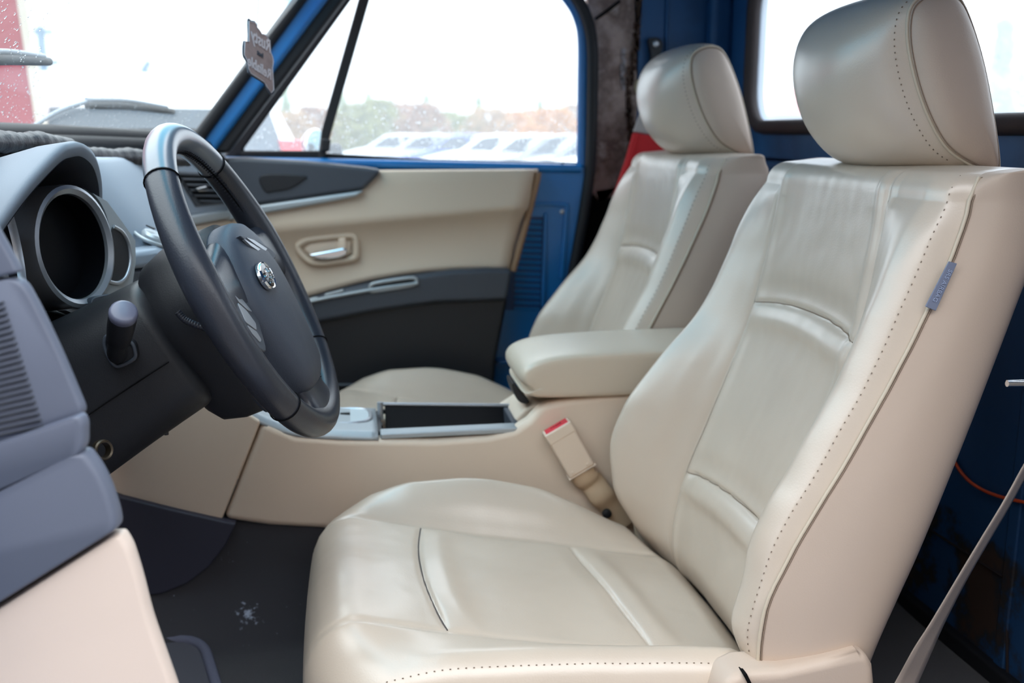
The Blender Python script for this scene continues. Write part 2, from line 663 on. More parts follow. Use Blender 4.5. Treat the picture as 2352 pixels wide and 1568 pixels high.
w2 = structure('window_2', 'rear cab window with misted glass')
ring = [Vector((XR - 0.004, y, z)) for y, z in inn]
tube('rubber_seal', ring, 0.016, 'rubber_brown', w2, 10, closed=True)
vv = [(XR + 0.012, y, z) for y, z in inn]
prism('pane', vv, (0.004, 0, 0), 'glass_rear', w2, 0)

# passenger side: B pillar and quarter panel
ws = structure('wall_right', 'passenger side pillar and blue quarter panel')
yq = 2.45
q = lambda px, py: at(px, py, yq)
prism('pillar_liner', cat([q(1352, -60), q(1420, -60), q(1478, -60), q(1470, 120), q(1466, 260), q(1452, 380), q(1420, 446), q(1354, 446), q(1358, 200)], 6, True), (0, 0.02, 0), 'insulation', ws, 0.004, label='bare rusty liner with torn edges')
prism('quarter_panel', [q(1450, -220), Vector((XR + 0.02, yq, 0.45)), Vector((XR + 0.02, yq, -0.8)), Vector((0.60, yq, -0.8)), q(1440, 470), q(1462, 250)], (0, 0.03, 0), 'blue_dark', ws, 0.002)
prism('lower_pillar', [q(1346, 440), q(1470, 420), q(1480, 900), q(1290, 900), q(1320, 600)], (0, 0.02, 0), 'deep_black', ws, 0.002)
box('corner_post', (XR - 0.025, yq - 0.02, -0.18), (0.06, 0.05, 1.24), 'blue_dark', ws, 0.018)
for px in (1533, 1640):
    a, b = at(px, -40, yq - 0.004), at(px - 4, 170, yq - 0.004)
    tube('pressed_rib', [a, b], 0.004, 'blue_dark', ws, 8)
# torn trim: ragged shreds of liner down the pillar edge
items = []
for k in range(70):
    t = k / 69
    px = 1462 + 8 * math.sin(t * 9) - 14 * t + random.uniform(-6, 6)
    py = -30 + 420 * t
    c = at(px, py, yq - 0.006)
    a = Vector((random.uniform(-.006, .006), random.uniform(-.002, .002), random.uniform(-.014, .008)))
    items.append((c, a, a.orthogonal().normalized() * 0.0016, Vector((0, 0.001, 0))))
joined_boxes('liner_shreds', items, mat('torn_felt', (112, 92, 80), 0.95), ws)
items = []
for k in range(60):
    t = k / 59
    px = 1456 + 6 * math.sin(t * 7 + 1) - 12 * t + random.uniform(-4, 4)
    c = at(px, 60 + 300 * t, yq - 0.003)
    items.append((c, Vector((random.uniform(.002, .007), 0, 0)), Vector((0, .002, 0)), Vector((0, 0, random.uniform(.004, .012)))))
joined_boxes('rusted_edge', items, mat('dark_rust', (66, 44, 34), 0.9), ws)
items = []
for k in range(26):
    if k < 12:
        c = at(1432 + random.uniform(-3, 3), 118 + 7.5 * k, yq - 0.003)
    else:
        c = at(1362 - (k - 12) * 0.3 + random.uniform(-4, 4), 250 + 13 * (k - 12), yq - 0.003)
    items.append((c, Vector((random.uniform(.002, .005), 0, 0)), Vector((0, .002, 0)), Vector((0, 0, random.uniform(.003, .009)))))
joined_boxes('glue_residue', items, mat('grey_glue', (160, 154, 156), 0.8), ws)
tube('liner_tear', [at(1368, 44, yq - 0.003), at(1400, 22, yq - 0.004), at(1424, 2, yq - 0.003)], 0.0035, 'deep_black', ws, 6)

near_pillars = structure('trim_3', 'blue driver side pillars of the cab')
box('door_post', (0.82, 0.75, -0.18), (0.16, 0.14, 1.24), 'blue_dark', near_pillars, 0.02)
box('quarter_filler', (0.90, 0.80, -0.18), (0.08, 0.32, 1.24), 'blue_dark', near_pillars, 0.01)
prism('front_pillar', [(-.44, .60, -.06), (-.385, .60, -.06), (.0, .62, .42), (-.06, .62, .42)], (0, .04, 0), 'blue', near_pillars, .01)
box('front_post', (-0.42, 0.64, -0.42), (0.16, 0.06, 0.78), 'blue', near_pillars, .012)
wk = structure('wall_kick', 'black side of the passenger footwell')
box('footwell_side', (-0.66, 2.45, -0.42), (0.62, 0.02, 0.86), 'deep_black', wk, 0)
box('cowl_top', (-0.80, 1.53, -0.02), (0.36, 1.84, 0.03), 'blue', wk, 0.01)

# roof and windscreen header, above the frame
ce = structure('ceiling', 'blue painted roof skin')
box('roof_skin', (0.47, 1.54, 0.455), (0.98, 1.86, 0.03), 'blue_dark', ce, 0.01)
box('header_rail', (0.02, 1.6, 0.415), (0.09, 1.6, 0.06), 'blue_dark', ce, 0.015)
box('door_header', (0.40, YD + 0.02, 0.41), (0.72, 0.06, 0.07), 'blue', ce, 0.015)

# windscreen
A0 = at(440, 312, 2.28)
A1 = at(690, 0, 2.28)
sl = (A1 - A0) / (A1.z - A0.z)                # lean of the A pillar per metre of height


def wbase(y):
    u = (y - 1.50) / 0.78
    return Vector((A0.x - 0.185 * (1 - u * u), y, A0.z + 0.016 * (1 - u * u)))


def wpt(y, h):
    b_ = wbase(y)
    k = 1 - 0.25 * min(h / 0.42, 1)
    x = A0.x + (b_.x - A0.x) * k + sl.x * h
    return Vector((x, y, b_.z + h))


w1 = structure('window_1', 'wet windscreen with rain drops')
rows = [[wpt(0.72 + (2.28 - 0.72) * i / 32, 0.42 * j / 12) for i in range(33)] for j in range(13)]
grid('pane', rows, 'glass_front', w1)
tube('lower_seal', [wbase(0.72 + 1.56 * i / 24) + Vector((0.012, 0, -0.010)) for i in range(25)], 0.016, 'rubber', w1, 10, flat=1.2)
tube('cowl_edge', [wbase(0.72 + 1.56 * i / 24) + Vector((0.03, 0, -0.024)) for i in range(25)], 0.014, 'rubber', w1, 10)


def drops(name, pts, parent, normal, m='water', segs=7):
    v, f = [], []
    for p, r, st in pts:
        n_ = normal(p)
        u = n_.orthogonal().normalized()
        u = (Vector((0, 0, 1)) - n_ * n_.z).normalized()
        w = n_.cross(u)
        k = len(v)
        for lv, (rr, hh) in enumerate(((1.0, 0.0), (0.78, 0.34))):
            for j in range(segs):
                a_ = 2 * PI * j / segs
                v.append(p + u * (math.cos(a_) * r * rr * st) + w * (math.sin(a_) * r * rr) + n_ * (hh * r))
        v.append(p + n_ * (0.5 * r))
        for j in range(segs):
            j2 = (j + 1) % segs
            f.append((k + j, k + j2, k + segs + j2, k + segs + j))
            f.append((k + segs + j, k + segs + j2, k + 2 * segs))
        f.append(tuple(k + j for j in range(segs))[::-1])
    o = mesh(name, v, f, m, parent)
    o['kind'] = 'stuff'
    return o


def wnormal(p):
    return Vector((-sl.z, 0, sl.x)).normalized()


pts = []
R = random.Random(3)
tries = 0
while len(pts) < 3600 and tries < 90000:
    tries += 1
    y = R.uniform(0.80, 2.25)
    h = 0.40 * R.random() ** 1.5 + 0.004
    p = wpt(y, h)
    u = (y - 1.0) / 1.25
    dens = 0.25 + 0.75 * (1 - h / 0.4) ** 2
    if u < 0.45:
        dens *= 1.3
    if R.random() > dens:
        continue
    r = 0.00045 + 0.0013 * R.random() ** 2.2
    pts.append((p + wnormal(p) * 0.0006, r, R.uniform(0.9, 1.7)))
drops('rain_drops', pts, w1, wnormal)

# passenger A pillar: rubber, blue steel, rubber
t1 = structure('trim_1', 'blue steel A pillar on the passenger side between black rubbers')


def pillar(name, l0, r0, l1, r1, y, d, m, bv=0.006):
    """Strip from the base (image row 330) to above the frame (row -140)."""
    def ext(a, b, py):
        t = (py - 330) / (0 - 330)
        return at(a + (b - a) * t, py, y)
    prism(name, [ext(l0, l1, 352), ext(r0, r1, 352), ext(r0, r1, -170), ext(l0, l1, -170)], (0, d, 0), m, t1, bv)


pillar('windscreen_rubber', 424, 462, 666, 704, 2.27, 0.03, 'rubber', 0.012)
pillar('pillar_steel', 452, 505, 690, 752, 2.285, 0.05, 'blue', 0.012)
pillar('door_rubber', 492, 540, 738, 790, 2.30, 0.05, 'rubber', 0.010)
t2 = structure('trim_2', 'black rubber seal round the passenger door opening')
tube('door_seal', [at(px, py, 2.40) for px, py in ((1262, 860), (1300, 700), (1328, 560), (1345, 460), (1356, 370), (1360, 220), (1360, 110), (1350, 50), (1330, 4), (1300, -36), (1260, -60))], 0.014, 'rubber', t2, 10, n=6)
tube('seal_lip', [at(px, py, 2.392) for px, py in ((1330, 560), (1347, 460), (1357, 370), (1360, 220), (1360, 110), (1352, 50), (1332, 2))], 0.0045, 'charcoal', t2, 8, n=6)

# ------------------------------------------------------------------ passenger door
d1 = structure('door_1', 'blue passenger door with a beige and charcoal trim panel')
Y0 = 2.40
rear_edge = [(1350, 379), (1350, 430), (1338, 540), (1316, 660), (1280, 880)]
slab('door_skin', [(470, 362), (745, 366), (1350, 379)] + rear_edge[1:] + [(1230, 1100), (420, 1100)], Y0, Y0 + 0.05, 'blue', d1, 0.008)
tube('sill_roll', [at(480, 370, Y0), at(745, 374, Y0), at(1334, 387, Y0)], 0.011, 'blue', d1, 12)
slab('sill_rubber', [(744, 352), (1000, 366), (1326, 373), (1326, 380), (744, 369)], Y0 + 0.01, Y0 + 0.03, 'rubber', d1, 0.002)
tube('rear_frame', [at(px, py, Y0 + 0.015) for px, py in ((1338, 384), (1340, 200), (1340, 90), (1330, 40), (1308, 0), (1270, -40), (1200, -70))], 0.010, 'blue', d1, 12, n=6, flat=1.5)
tube('glass_channel', [at(px, py, Y0 + 0.02) for px, py in ((1331, 376), (1332, 200), (1331, 90), (1321, 40), (1300, 6), (1262, -34))], 0.004, 'rubber', d1, 8, n=6)
slab('front_frame', [(508, 366), (556, 366), (560, 340), (806, -2), (920, -170), (886, -170), (770, -2)], Y0 + 0.005, Y0 + 0.03, 'rubber', d1, 0.006)
slab('vent_window_rail', [(540, 346), (745, 346), (747, 368), (520, 368)], Y0 + 0.005, Y0 + 0.03, 'rubber', d1, 0.005)
slab('division_bar', [(834, -40), (860, -40), (758, 312), (745, 366), (730, 366), (738, 300)], Y0 + 0.003, Y0 + 0.03, 'black', d1, 0.004)
slab('vent_latch', [(738, 318), (760, 320), (757, 348), (736, 348)], Y0 - 0.012, Y0 + 0.01, 'black', d1, 0.004)
slab('vent_glass', [(552, 350), (742, 350), (846, -10), (920, -170), (812, -10)], Y0 + 0.034, Y0 + 0.037, 'glass_door', d1, 0)
slab('window_glass', [(744, 372), (1336, 380), (1345, 60), (1330, -170), (900, -170), (846, -10)], Y0 + 0.040, Y0 + 0.043, 'glass_door', d1, 0)
pts = []
while len(pts) < 900:
    px = R.uniform(560, 1328)
    py = 368 - 170 * R.random() ** 1.2
    if px < 742 and (py > 348 or px < 560 + (345 - py) * 0.72 + 6):
        continue
    pts.append((at(px, py, Y0 + 0.0465), 0.0007 + 0.0014 * R.random() ** 2, R.uniform(0.9, 1.3)))
drops('rain_drops', pts, d1, lambda p: Vector((0, 1, 0)))
# louvred pressing on the bare steel
slab('louvre_recess', [(1150, 496), (1250, 498), (1243, 712), (1110, 712)], Y0 - 0.0012, Y0 + 0.01, mat('louvre_shade_blue', (10, 56, 104), 0.5), d1, 0.001)  # darker blue stands in for the shade between the louvres
for k in range(16):
    py = 503 + 13.4 * k
    a, b = at(1186 - k * 0.3, py, Y0 - 0.006), at(1246 - k * 0.35, py + 2, Y0 - 0.006)
    dz = (at(1246, py + 9.2, Y0) - at(1246, py, Y0)).z
    prism('louvre', [a, b, b + Vector((0, 0.004, dz)), a + Vector((0, 0.004, dz))], (0, 0.008, 0), 'blue', d1, 0.0016, 2)
slab('vent_panel_rim', [(1120, 462), (1304, 466), (1306, 474), (1120, 470)], Y0 - 0.006, Y0 + 0.01, 'blue', d1, 0.003)
slab('vent_panel_rim', [(1298, 466), (1308, 468), (1296, 640), (1286, 640)], Y0 - 0.006, Y0 + 0.01, 'blue', d1, 0.003)
slab('vent_panel_ridge', [(1250, 490), (1258, 490), (1252, 705), (1243, 705)], Y0 - 0.008, Y0 + 0.01, 'blue', d1, 0.003)
lathe('screw', [(0.006, 0), (0.006, 0.003), (0.003, 0.005)], at(1291, 486, Y0), (0, -1, 0), 'silver', d1, 12)
tube('lock_pin', [at(1292, 372, Y0 - 0.004), at(1292, 386, Y0 - 0.004)], 0.0025, 'black', d1, 8)
box('lower_ledge', at(1195, 828, Y0 - 0.01), (0.12, 0.03, 0.012), 'blue', d1, 0.004)
# moulded trim panel
YT = 2.335


def row_y(t, which):
    px = 430 + (1236 - 430) * t
    if which == 'top':
        return 393 - 5 * t
    if which == 'crease':
        return 552 - 74 * t
    if which == 'bot':
        return pch([430, 700, 900, 1040, 1120, 1236], [752, 690, 641, 622, 618, 620])(px)


rows = []
cols = 40
for (wa, wb, u, off) in (('top', 'top', 0, .055), ('top', 'top', 0, .012), ('top', 'crease', .02, .004), ('top', 'crease', .06, 0), ('top', 'crease', .3, -.004), ('top', 'crease', .6, -.010), ('top', 'crease', .85, -.015), ('top', 'crease', .96, -.017),
                         ('crease', 'bot', .03, -.010), ('crease', 'bot', .15, .004), ('crease', 'bot', .35, .014), ('crease', 'bot', .65, .014), ('crease', 'bot', .9, .004), ('crease', 'bot', 1.0, .0), ('bot', 'bot', 1, .05)):
    r_ = []
    for i in range(cols + 1):
        t = i / cols
        ya, yb = row_y(t, wa), row_y(t, wb)
        py = ya + (yb - ya) * u if wa != wb else ya
        frac = (py - 390) / 230
        px = 430 + (1236 - 60 * max(0, frac) - 430) * t
        e = max(0, (t - 0.965) / 0.035)
        r_.append(at(px, py, YT + off + 0.03 * e ** 3))
    r_.append(r_[-1] + Vector((0.004, 0.05, 0)))
    rows.append(r_)
grid('upper_trim', rows, 'beige_door', d1, label='beige padded upper trim')
tube('trim_edge', [at(px, py, YT + 0.02) for px, py in ((1236, 396), (1232, 420), (1212, 500), (1190, 580), (1178, 622))], 0.008, mat('brown_trim_edge', (150, 118, 90), 0.6), d1, 8, n=4, label='brown cut edge of the trim')
slab('sail_panel', [(500, 362), (560, 362), (700, 370), (840, 384), (876, 390), (868, 404), (836, 436), (600, 470), (470, 486)], YT - 0.02, YT + 0.05, 'charcoal', d1, 0.010, label='charcoal front wedge of the trim')
slab('speaker_recess', [(600, 402), (700, 403), (692, 418), (664, 434), (630, 440), (608, 440)], YT - 0.024, YT, 'black', d1, 0.004, smooth_n=4, label='dark speaker grille')
slab('silver_strip', [(440, 497), (600, 471), (838, 437), (818, 452), (770, 462), (600, 492), (440, 525)], YT - 0.026, YT + 0.03, 'silver_mat', d1, 0.008, label='satin silver trim strip')
slab('armrest_trim', [(560, 730), (700, 690), (800, 662), (900, 640), (1040, 621), (1120, 617), (1178, 619), (1166, 690), (1000, 696), (860, 716), (740, 740), (560, 775)], YT - 0.03, YT + 0.04, 'charcoal', d1, 0.012, label='charcoal armrest band')
slab('lower_trim', [(430, 740), (740, 725), (860, 704), (1000, 688), (1168, 682), (1140, 832), (1130, 1000), (430, 1000)], YT - 0.012, YT + 0.05, 'black', d1, 0.012, label='black lower trim with door pocket')
tube('pocket_edge', [at(px, py, YT - 0.014) for px, py in ((640, 890), (780, 884), (900, 886))], 0.004, 'charcoal', d1, 8, n=4)
tube('switch_rail', [at(px, py, YT - 0.034) for px, py in ((690, 697), (760, 682), (860, 664), (960, 650))], 0.004, 'silver_mat', d1, 8, n=4)
cup = [(850, 660), (862, 650), (940, 638), (956, 642), (954, 650), (940, 656), (866, 668), (852, 668)]
tube('grab_cup_rim', [at(px, py, YT - 0.032) for px, py in cup], 0.0042, 'silver_mat', d1, 8, closed=True, n=4)
slab('grab_cup', [(858, 659), (940, 645), (950, 646), (940, 652), (868, 664)], YT - 0.0325, YT - 0.02, 'deep_black', d1, 0.001)
slab('lock_switch', [(745, 676), (788, 665), (790, 670), (746, 682)], YT - 0.036, YT - 0.02, 'silver_mat', d1, 0.002)
slab('window_switch', [(705, 688), (728, 682), (732, 688), (706, 694)], YT - 0.037, YT - 0.02, 'silver_mat', d1, 0.003)
hb = [(684, 570), (700, 553), (740, 546), (800, 541), (816, 548), (818, 582), (808, 594), (740, 604), (708, 598)]
hr_ = tube('handle_bezel', [at(px, py, YT + 0.006) for px, py in hb], 0.0075, 'beige_door', d1, 10, closed=True, n=5)
slab('handle_recess', [(700, 572), (712, 560), (795, 550), (804, 556), (804, 580), (796, 588), (720, 592)], YT + 0.006, YT + 0.02, 'beige_plastic', d1, 0.002)
slab('handle_hinge', [(776, 548), (794, 546), (796, 574), (778, 576)], YT - 0.006, YT + 0.02, 'beige_plastic', d1, 0.004)
slab('door_handle', [(707, 584), (768, 573), (790, 568), (798, 574), (796, 586), (780, 592), (740, 597), (722, 594)], YT - 0.012, YT + 0.0, 'chrome', d1, 0.005, 4, label='chrome pull lever')
# outside mirror
mr_ = thing('wing_mirror', 'small chrome wing mirror outside the vent window', 'mirror', at(722, 345, 2.62))
lathe('mirror_shell', [(0.002, -0.03), (0.022, -0.024), (0.036, -0.008), (0.04, 0.004), (0.036, 0.006)], at(722, 331, 2.62), (1, -0.5, 0), 'chrome', mr_, 20, sx=1.25)
lathe('mirror_glass', [(0.036, 0.0065), (0.036, 0.0085)], at(722, 331, 2.62), (1, -0.5, 0), mat('mirror_glass', (120, 160, 170), 0.05, metal=0.9), mr_, 20, sx=1.25)
tube('mirror_arm', [at(722, 345, 2.62), at(735, 372, 2.55), at(742, 392, 2.47)], 0.008, 'black', mr_, 8, n=4)
slab('second_mirror_head', [(752, 331), (778, 327), (786, 340), (788, 362), (756, 360)], 2.60, 2.63, 'black', mr_, 0.008)


# ================================================================== SEATS
SY = 1.24     # centre of the driver's seat
gX = pch([-.70, -.66, -.62, -.509, -.426, -.253, -.122, -.05], [.515, .484, .474, .493, .525, .588, .612, .622])
cX = pch([-.70, -.66, -.61, -.548, -.488, -.424, -.348, -.266, -.183, -.11, -.07, -.05], [.50, .465, .429, .398, .392, .411, .466, .534, .573, .603, .629, .645])
sX = pch([-.70, -.66, -.59, -.532, -.47, -.335, -.187, -.122, -.062, -.036], [.46, .452, .443, .447, .472, .545, .617, .645, .662, .660])
rX = pch([-.70, -.60, -.54, -.48, -.35, -.18, -.11, -.06], [.57, .597, .619, .642, .685, .737, .760, .768])


worn = pch([-.70, -.65, -.572, -.483, -.40, -.353, -.26, -.2], [.0, .008, .020, .046, .046, .035, .006, 0])


def seam_hi(y):
    return -.247 - .05 * y * 0 + .012 * (1 - (y / .152) ** 2)


def seam_lo(y):
    return -.500 - .05 * y + .006 * (1 - (y / .152) ** 2)


def back_row(z, inset, k_mid, dz=0.0):
    """One level of the seat back: front profile and shell profile, (x, dy, z)."""
    sc = pch([-.7, -.25, -.16, -.10, -.06], [1, 1, .992, .972, .945])(z)
    g_, c_, s_, r_ = gX(z), cX(z), sX(z), rX(z)
    dep = max(0.0, g_ - c_)
    ys = [-.258, -.248, -.222, -.19, -.168, -.152, -.09, 0, .09, .152, .168, .19, .222, .248, .258]
    def half(c_, dep):
        return [s_, s_ + (c_ - s_) * .62, c_, c_ + dep * .42, c_ + dep * .82, g_, g_ + .005, g_ + .007]
    cn = c_ + worn(z)
    xs = half(cn, max(0.0, g_ - cn)) + half(c_, dep)[-2::-1]
    fx = pch(ys, xs)
    fr = []
    for i in range(241):
        y = -.258 + .516 * i / 240
        x = fx(y)
        # horizontal pillow seams on the centre panel
        if abs(y) < .152 and k_mid == 0:
            w = 1 - (abs(y) / .152) ** 6
            for za in (seam_hi(y), seam_lo(y)):
                dd = z - za
                x += w * (0.0075 * math.exp(-abs(dd / .0030) ** 1.5) - 0.009 * math.exp(-((dd + .022) / .016) ** 2) * (1 if dd < 0 else 0.2) + 0.005 * math.exp(-((dd - .018) / .018) ** 2))
        # panel seams running up the back
        x += 0.006 * math.exp(-abs((abs(y) - .154) / .0035) ** 1.5) - 0.003 * math.exp(-((abs(y) - .140) / .009) ** 2)
        x += .0016 * noise.noise(Vector((y * 13 + z * 5, z * 11, 3.1))) + .0006 * noise.noise(Vector((y * 45, z * 30, 7)))
        fr.append((x + inset, y * sc * (1 - inset / .5), z + dz))
    sh = []
    hy = .258 * sc
    side = [(s_ + inset, -hy * (1 - inset / .5)), (s_ + .012 + inset * .8, -hy - .004), (s_ * .6 + r_ * .4, -hy - .010), (s_ * .2 + r_ * .8, -hy - .006), (r_ - .004 - inset, -hy + .012 + inset), (r_ + .008 - inset, -hy + .05 + inset),
            (r_ + .018 - inset, -.1), (r_ + .02 - inset, 0)]
    side = side + [(a, -b) for a, b in side[-2::-1]]
    for v in cat([Vector((a, b, 0)) for a, b in side], 5):
        sh.append((v.x, v.y, z + dz))
    return fr, sh


def build_seat(label, driver=True):
    t = thing('car_seat', label, 'seat', (0.2, SY, ZF), 'pair of beige leather front seats')
    W = lambda p: Vector((p[0], SY + p[1], p[2]))
    rf, rs = [], []
    N = 215
    zt, r0 = -.072, .030
    for i in range(N):
        z = -.70 + (zt + .70) * i / (N - 1)
        fr, sh = back_row(z, 0, 0)
        rf.append([W(p) for p in fr])
        rs.append([W(p) for p in sh])
    for k in range(1, 9):
        a = PI / 2 * k / 8
        fr, sh = back_row(zt, r0 * (1 - math.cos(a)), 1, r0 * math.sin(a))
        rf.append([W(p) for p in fr])
        rs.append([W(p) for p in sh])
    xm = 0.735
    for k in range(1, 5):
        q_ = k / 4
        rf.append([Vector((v.x + (xm - v.x) * q_, v.y, v.z + 0.004 * math.sin(q_ * PI / 2))) for v in rf[N + 7]])
        rs.append([Vector((v.x + (xm - v.x) * q_, v.y, v.z + 0.004 * math.sin(q_ * PI / 2))) for v in rs[N + 7]])
    grid('backrest', rf, 'leather', t)
    sp_ = grid('backrest_shell', rs, 'leather_side', t, label='plain side and rear cover')
    # piping down both seams
    for j, sgn in ((0, -1), (240, 1)):
        path = [r[j] + Vector((-0.001, sgn * 0.0015, 0)) for r in rf[4:N + 8:5]]
        tube('backrest_piping', path, 0.0022, 'piping', t, 8)
        path = [r[j] + Vector((0.0024, sgn * 0.0026, 0)) for r in rf[4:N + 8:5]]
        tube('seam_line', path, 0.0010, 'crease', t, 6)
        if sgn < 0:
            jj = 4
            stitches('stitching', [r[jj] + Vector((-0.0006, -0.0004, 0)) for r in rf[12:N + 6:4]], t)
    for col_ in (48, 192):
        tube('panel_seam', [r[col_] + Vector((-.0002, 0, 0)) for r in rf[20:N:6]], .0008, 'crease', t, 5)
    for sf in (seam_hi, seam_lo):
        pp = []
        for c_ in range(50, 192, 4):
            y_ = -.258 + .516 * c_ / 240
            kk = (sf(y_) + .70) / (zt + .70) * (N - 1)
            k0 = int(kk)
            pp.append(rf[k0][c_].lerp(rf[k0 + 1][c_], kk - k0) + Vector((-.0004, 0, 0)))
        tube('panel_seam', pp, .0009, 'crease', t, 5)
    # cushion
    gz = pch([-.06, -.03, .0, .083, .2, .33, .46, .56], [-.545, -.545, -.552, -.573, -.598, -.622, -.645, -.66])
    fz = pch([-.06, -.04, .015, .083, .152, .257, .328, .40, .5, .56], [-.585, -.568, -.540, -.527, -.526, -.543, -.573, -.612, -.66, -.68])
    nz = pch([-.06, .0, .1, .2, .3, .4, .47, .56], [-.596, -.578, -.570, -.574, -.581, -.590, -.600, -.609])
    ys = [-.258, -.246, -.222, -.195, -.172, -.158, -.08, 0, .08, .158, .172, .195, .225, .246, .258]
    cf, cs = [], []
    prof = []
    for k in range(6):
        prof.append((-.066 - 0.002 * k * 0, .12 - .1 * k / 5 * .6, None))
    rows_def = [(-.062, .17), (-.068, .12), (-.069, .08), (-.066, .055), (-.058, .036), (-.046, .020), (-.030, .009), (-.012, .002), (.004, 0)]
    X = .014
    while X < .56:
        rows_def.append((X, 0))
        X += .0022 if X < .13 or .29 < X < .37 else .0055
    for X, dr in rows_def:
        xe = max(X, -.02)
        g_, c1, c2 = gz(xe), nz(xe), fz(xe)
        b1, b2 = c1 - g_, c2 - g_
        fzf = pch(ys, [c1 - .042, c1 - .014, c1, c1 - b1 * .35, c1 - b1 * .8, g_, g_ + .002, g_ + .004, g_ + .002, g_, c2 - b2 * .8, c2 - b2 * .35, c2, c2 - .012, c2 - .036])
        r1 = []
        for i in range(121):
            y = -.258 + .516 * i / 120
            z = fzf(y)
            if abs(y) < .158 and dr == 0:
                w = 1 - (abs(y) / .158) ** 8
                for xc, amp in ((.079 + .014 * (y / .158) ** 2 - .03 * y, 1), (.333 - .02 * (y / .158), 1)):
                    dd = X - xc
                    z += w * (-.0065 * math.exp(-abs(dd / .0035) ** 1.5) + (.007 * math.exp(-((dd - .026) / .02) ** 2) if amp else 0) + .003 * math.exp(-((dd + .03) / .025) ** 2))
            xb = .468 if abs(y) < .15 else .468 - (abs(y) - .15) * .45
            z -= .10 * max(0.0, (X - (xb - .014)) / .10) ** 1.5
            z -= .003 * math.exp(-((abs(y) - .159) / .004) ** 2)
            z += .0016 * noise.noise(Vector((X * 12, y * 14, 1.7))) + .0005 * noise.noise(Vector((X * 40, y * 45, 5)))
            corner = .03 * max(0, abs(y) / .258 - .62) ** 2 / .1444
            xx = X + (corner if X < .02 else corner * max(0, 1 - (X - .02) / .08)) + (.012 * (1 - (y / .258) ** 2) * (-1 if X < .02 else -max(0, 1 - (X - .02) / .08)) * .6)
            r1.append(W((xx, y, z - dr)))
        cf.append(r1)
        r2 = []
        a0, a1 = r1[0], r1[-1]
        zb = -.745
        for u, out_ in ((0, 0), (.08, .004), (.35, .009), (.7, .006), (1, -.004)):
            r2.append(Vector((a0.x, a0.y - out_, a0.z + (zb - a0.z) * u)))
        for u, out_ in ((1, -.004), (.7, .006), (.35, .009), (.08, .004), (0, 0)):
            r2.append(Vector((a1.x, a1.y + out_, a1.z + (zb - a1.z) * u)))
        cs.append(r2)
    grid('seat_cushion', cf, 'leather', t)
    grid('cushion_side', cs, 'leather_side', t, label='plain lower border of the cushion')
    path = [r[0] + Vector((0, -0.002, 0)) for r in cf[5:-4:2]]
    tube('cushion_piping', path, 0.0021, 'piping', t, 8)
    tube('seam_line', [p + Vector((0, -0.002, -0.003)) for p in path], 0.0010, 'crease', t, 6)
    stitches('stitching', [r[4] + Vector((0, -0.0006, 0.0004)) for r in cf[6:-4:2]], t)
    # dark thread showing in the front cross seam
    js = range(24, 98, 3)
    best = []
    for j in js:
        y_ = -.258 + .516 * j / 120
        xs_ = [r_[0] for r_ in rows_def]
        xc = .079 + .014 * (y_ / .158) ** 2 - .03 * y_
        k0 = max(k_ for k_, x_ in enumerate(xs_) if x_ <= xc)
        f_ = (xc - xs_[k0]) / (xs_[k0 + 1] - xs_[k0])
        best.append(cf[k0][j].lerp(cf[k0 + 1][j], f_) + Vector((0, 0, .0004)))
    tube('seam_thread', best, 0.0010, M['string_dark'], t, 5)
    # head restraint
    big = [(.700, -.046), (.650, -.036), (.606, .006), (.586, .064), (.594, .114), (.626, .152), (.676, .171), (.718, .160), (.752, .100), (.776, .026), (.786, -.040), (.755, -.048)]
    sea = [(.738, -.038), (.700, -.014), (.667, .036), (.645, .094), (.641, .134), (.653, .152), (.680, .160), (.706, .148), (.736, .090), (.760, .018), (.774, -.040), (.764, -.044)]
    B = cat([Vector((a, 0, b)) for a, b in big], 6, True)
    Q = cat([Vector((a, 0, b)) for a, b in sea], 6, True)
    rows = []
    for i in range(29):
        u = -1 + 2 * i / 28
        k_ = (1 - abs(u) ** 2.6) ** 0.75
        rows.append([Vector((b.x * k_ + s.x * (1 - k_), SY + .128 * u, b.z * k_ + s.z * (1 - k_))) for b, s in zip(B, Q)])
    hr = grid('headrest', rows, 'leather', t, ring=True)
    cx_, cz_ = .702, .06
    for sgn, rw in ((-1, rows[0]), (1, rows[-1])):
        caps = []
        for k_, o_ in ((1.0, 0), (.97, .004), (.88, .011), (.7, .018), (.45, .021), (.2, .022), (.02, .022)):
            caps.append([Vector((cx_ + (p.x - cx_) * k_, p.y + sgn * o_, cz_ + (p.z - cz_) * k_)) for p in rw])
        grid('headrest_side', caps, 'leather_side', t, ring=True, cap1=True, label='oval side panel of the headrest')
        loop = [p + Vector((0, sgn * 0.001, 0)) for p in rw]
        tube('headrest_piping', loop, 0.0021, 'piping', t, 8, closed=True)
        tube('seam_line', [Vector((cx_ + (p.x - cx_) * .968, p.y + sgn * .005, cz_ + (p.z - cz_) * .968)) for p in rw], 0.0008, 'crease', t, 6, closed=True)
    stitches('stitching', [a.lerp(b, .75) + Vector((-.0004, -0.0004, 0)) for a, b in zip(rows[0][3:46], rows[1][3:46])], t, step=0.0075)
    for dy in (-.07, .07):
        tube('headrest_post', [Vector((.76, SY + dy, -.12)), Vector((.755, SY + dy, .0))], .006, 'chrome', t, 10)
    # plinth that carries the seat
    box('seat_base', (.22, SY, -.765), (.46, .36, .07), 'deep_black', t, .01)
    return t


seat = build_seat('beige leather driver seat nearest the camera, with a grey side tag')
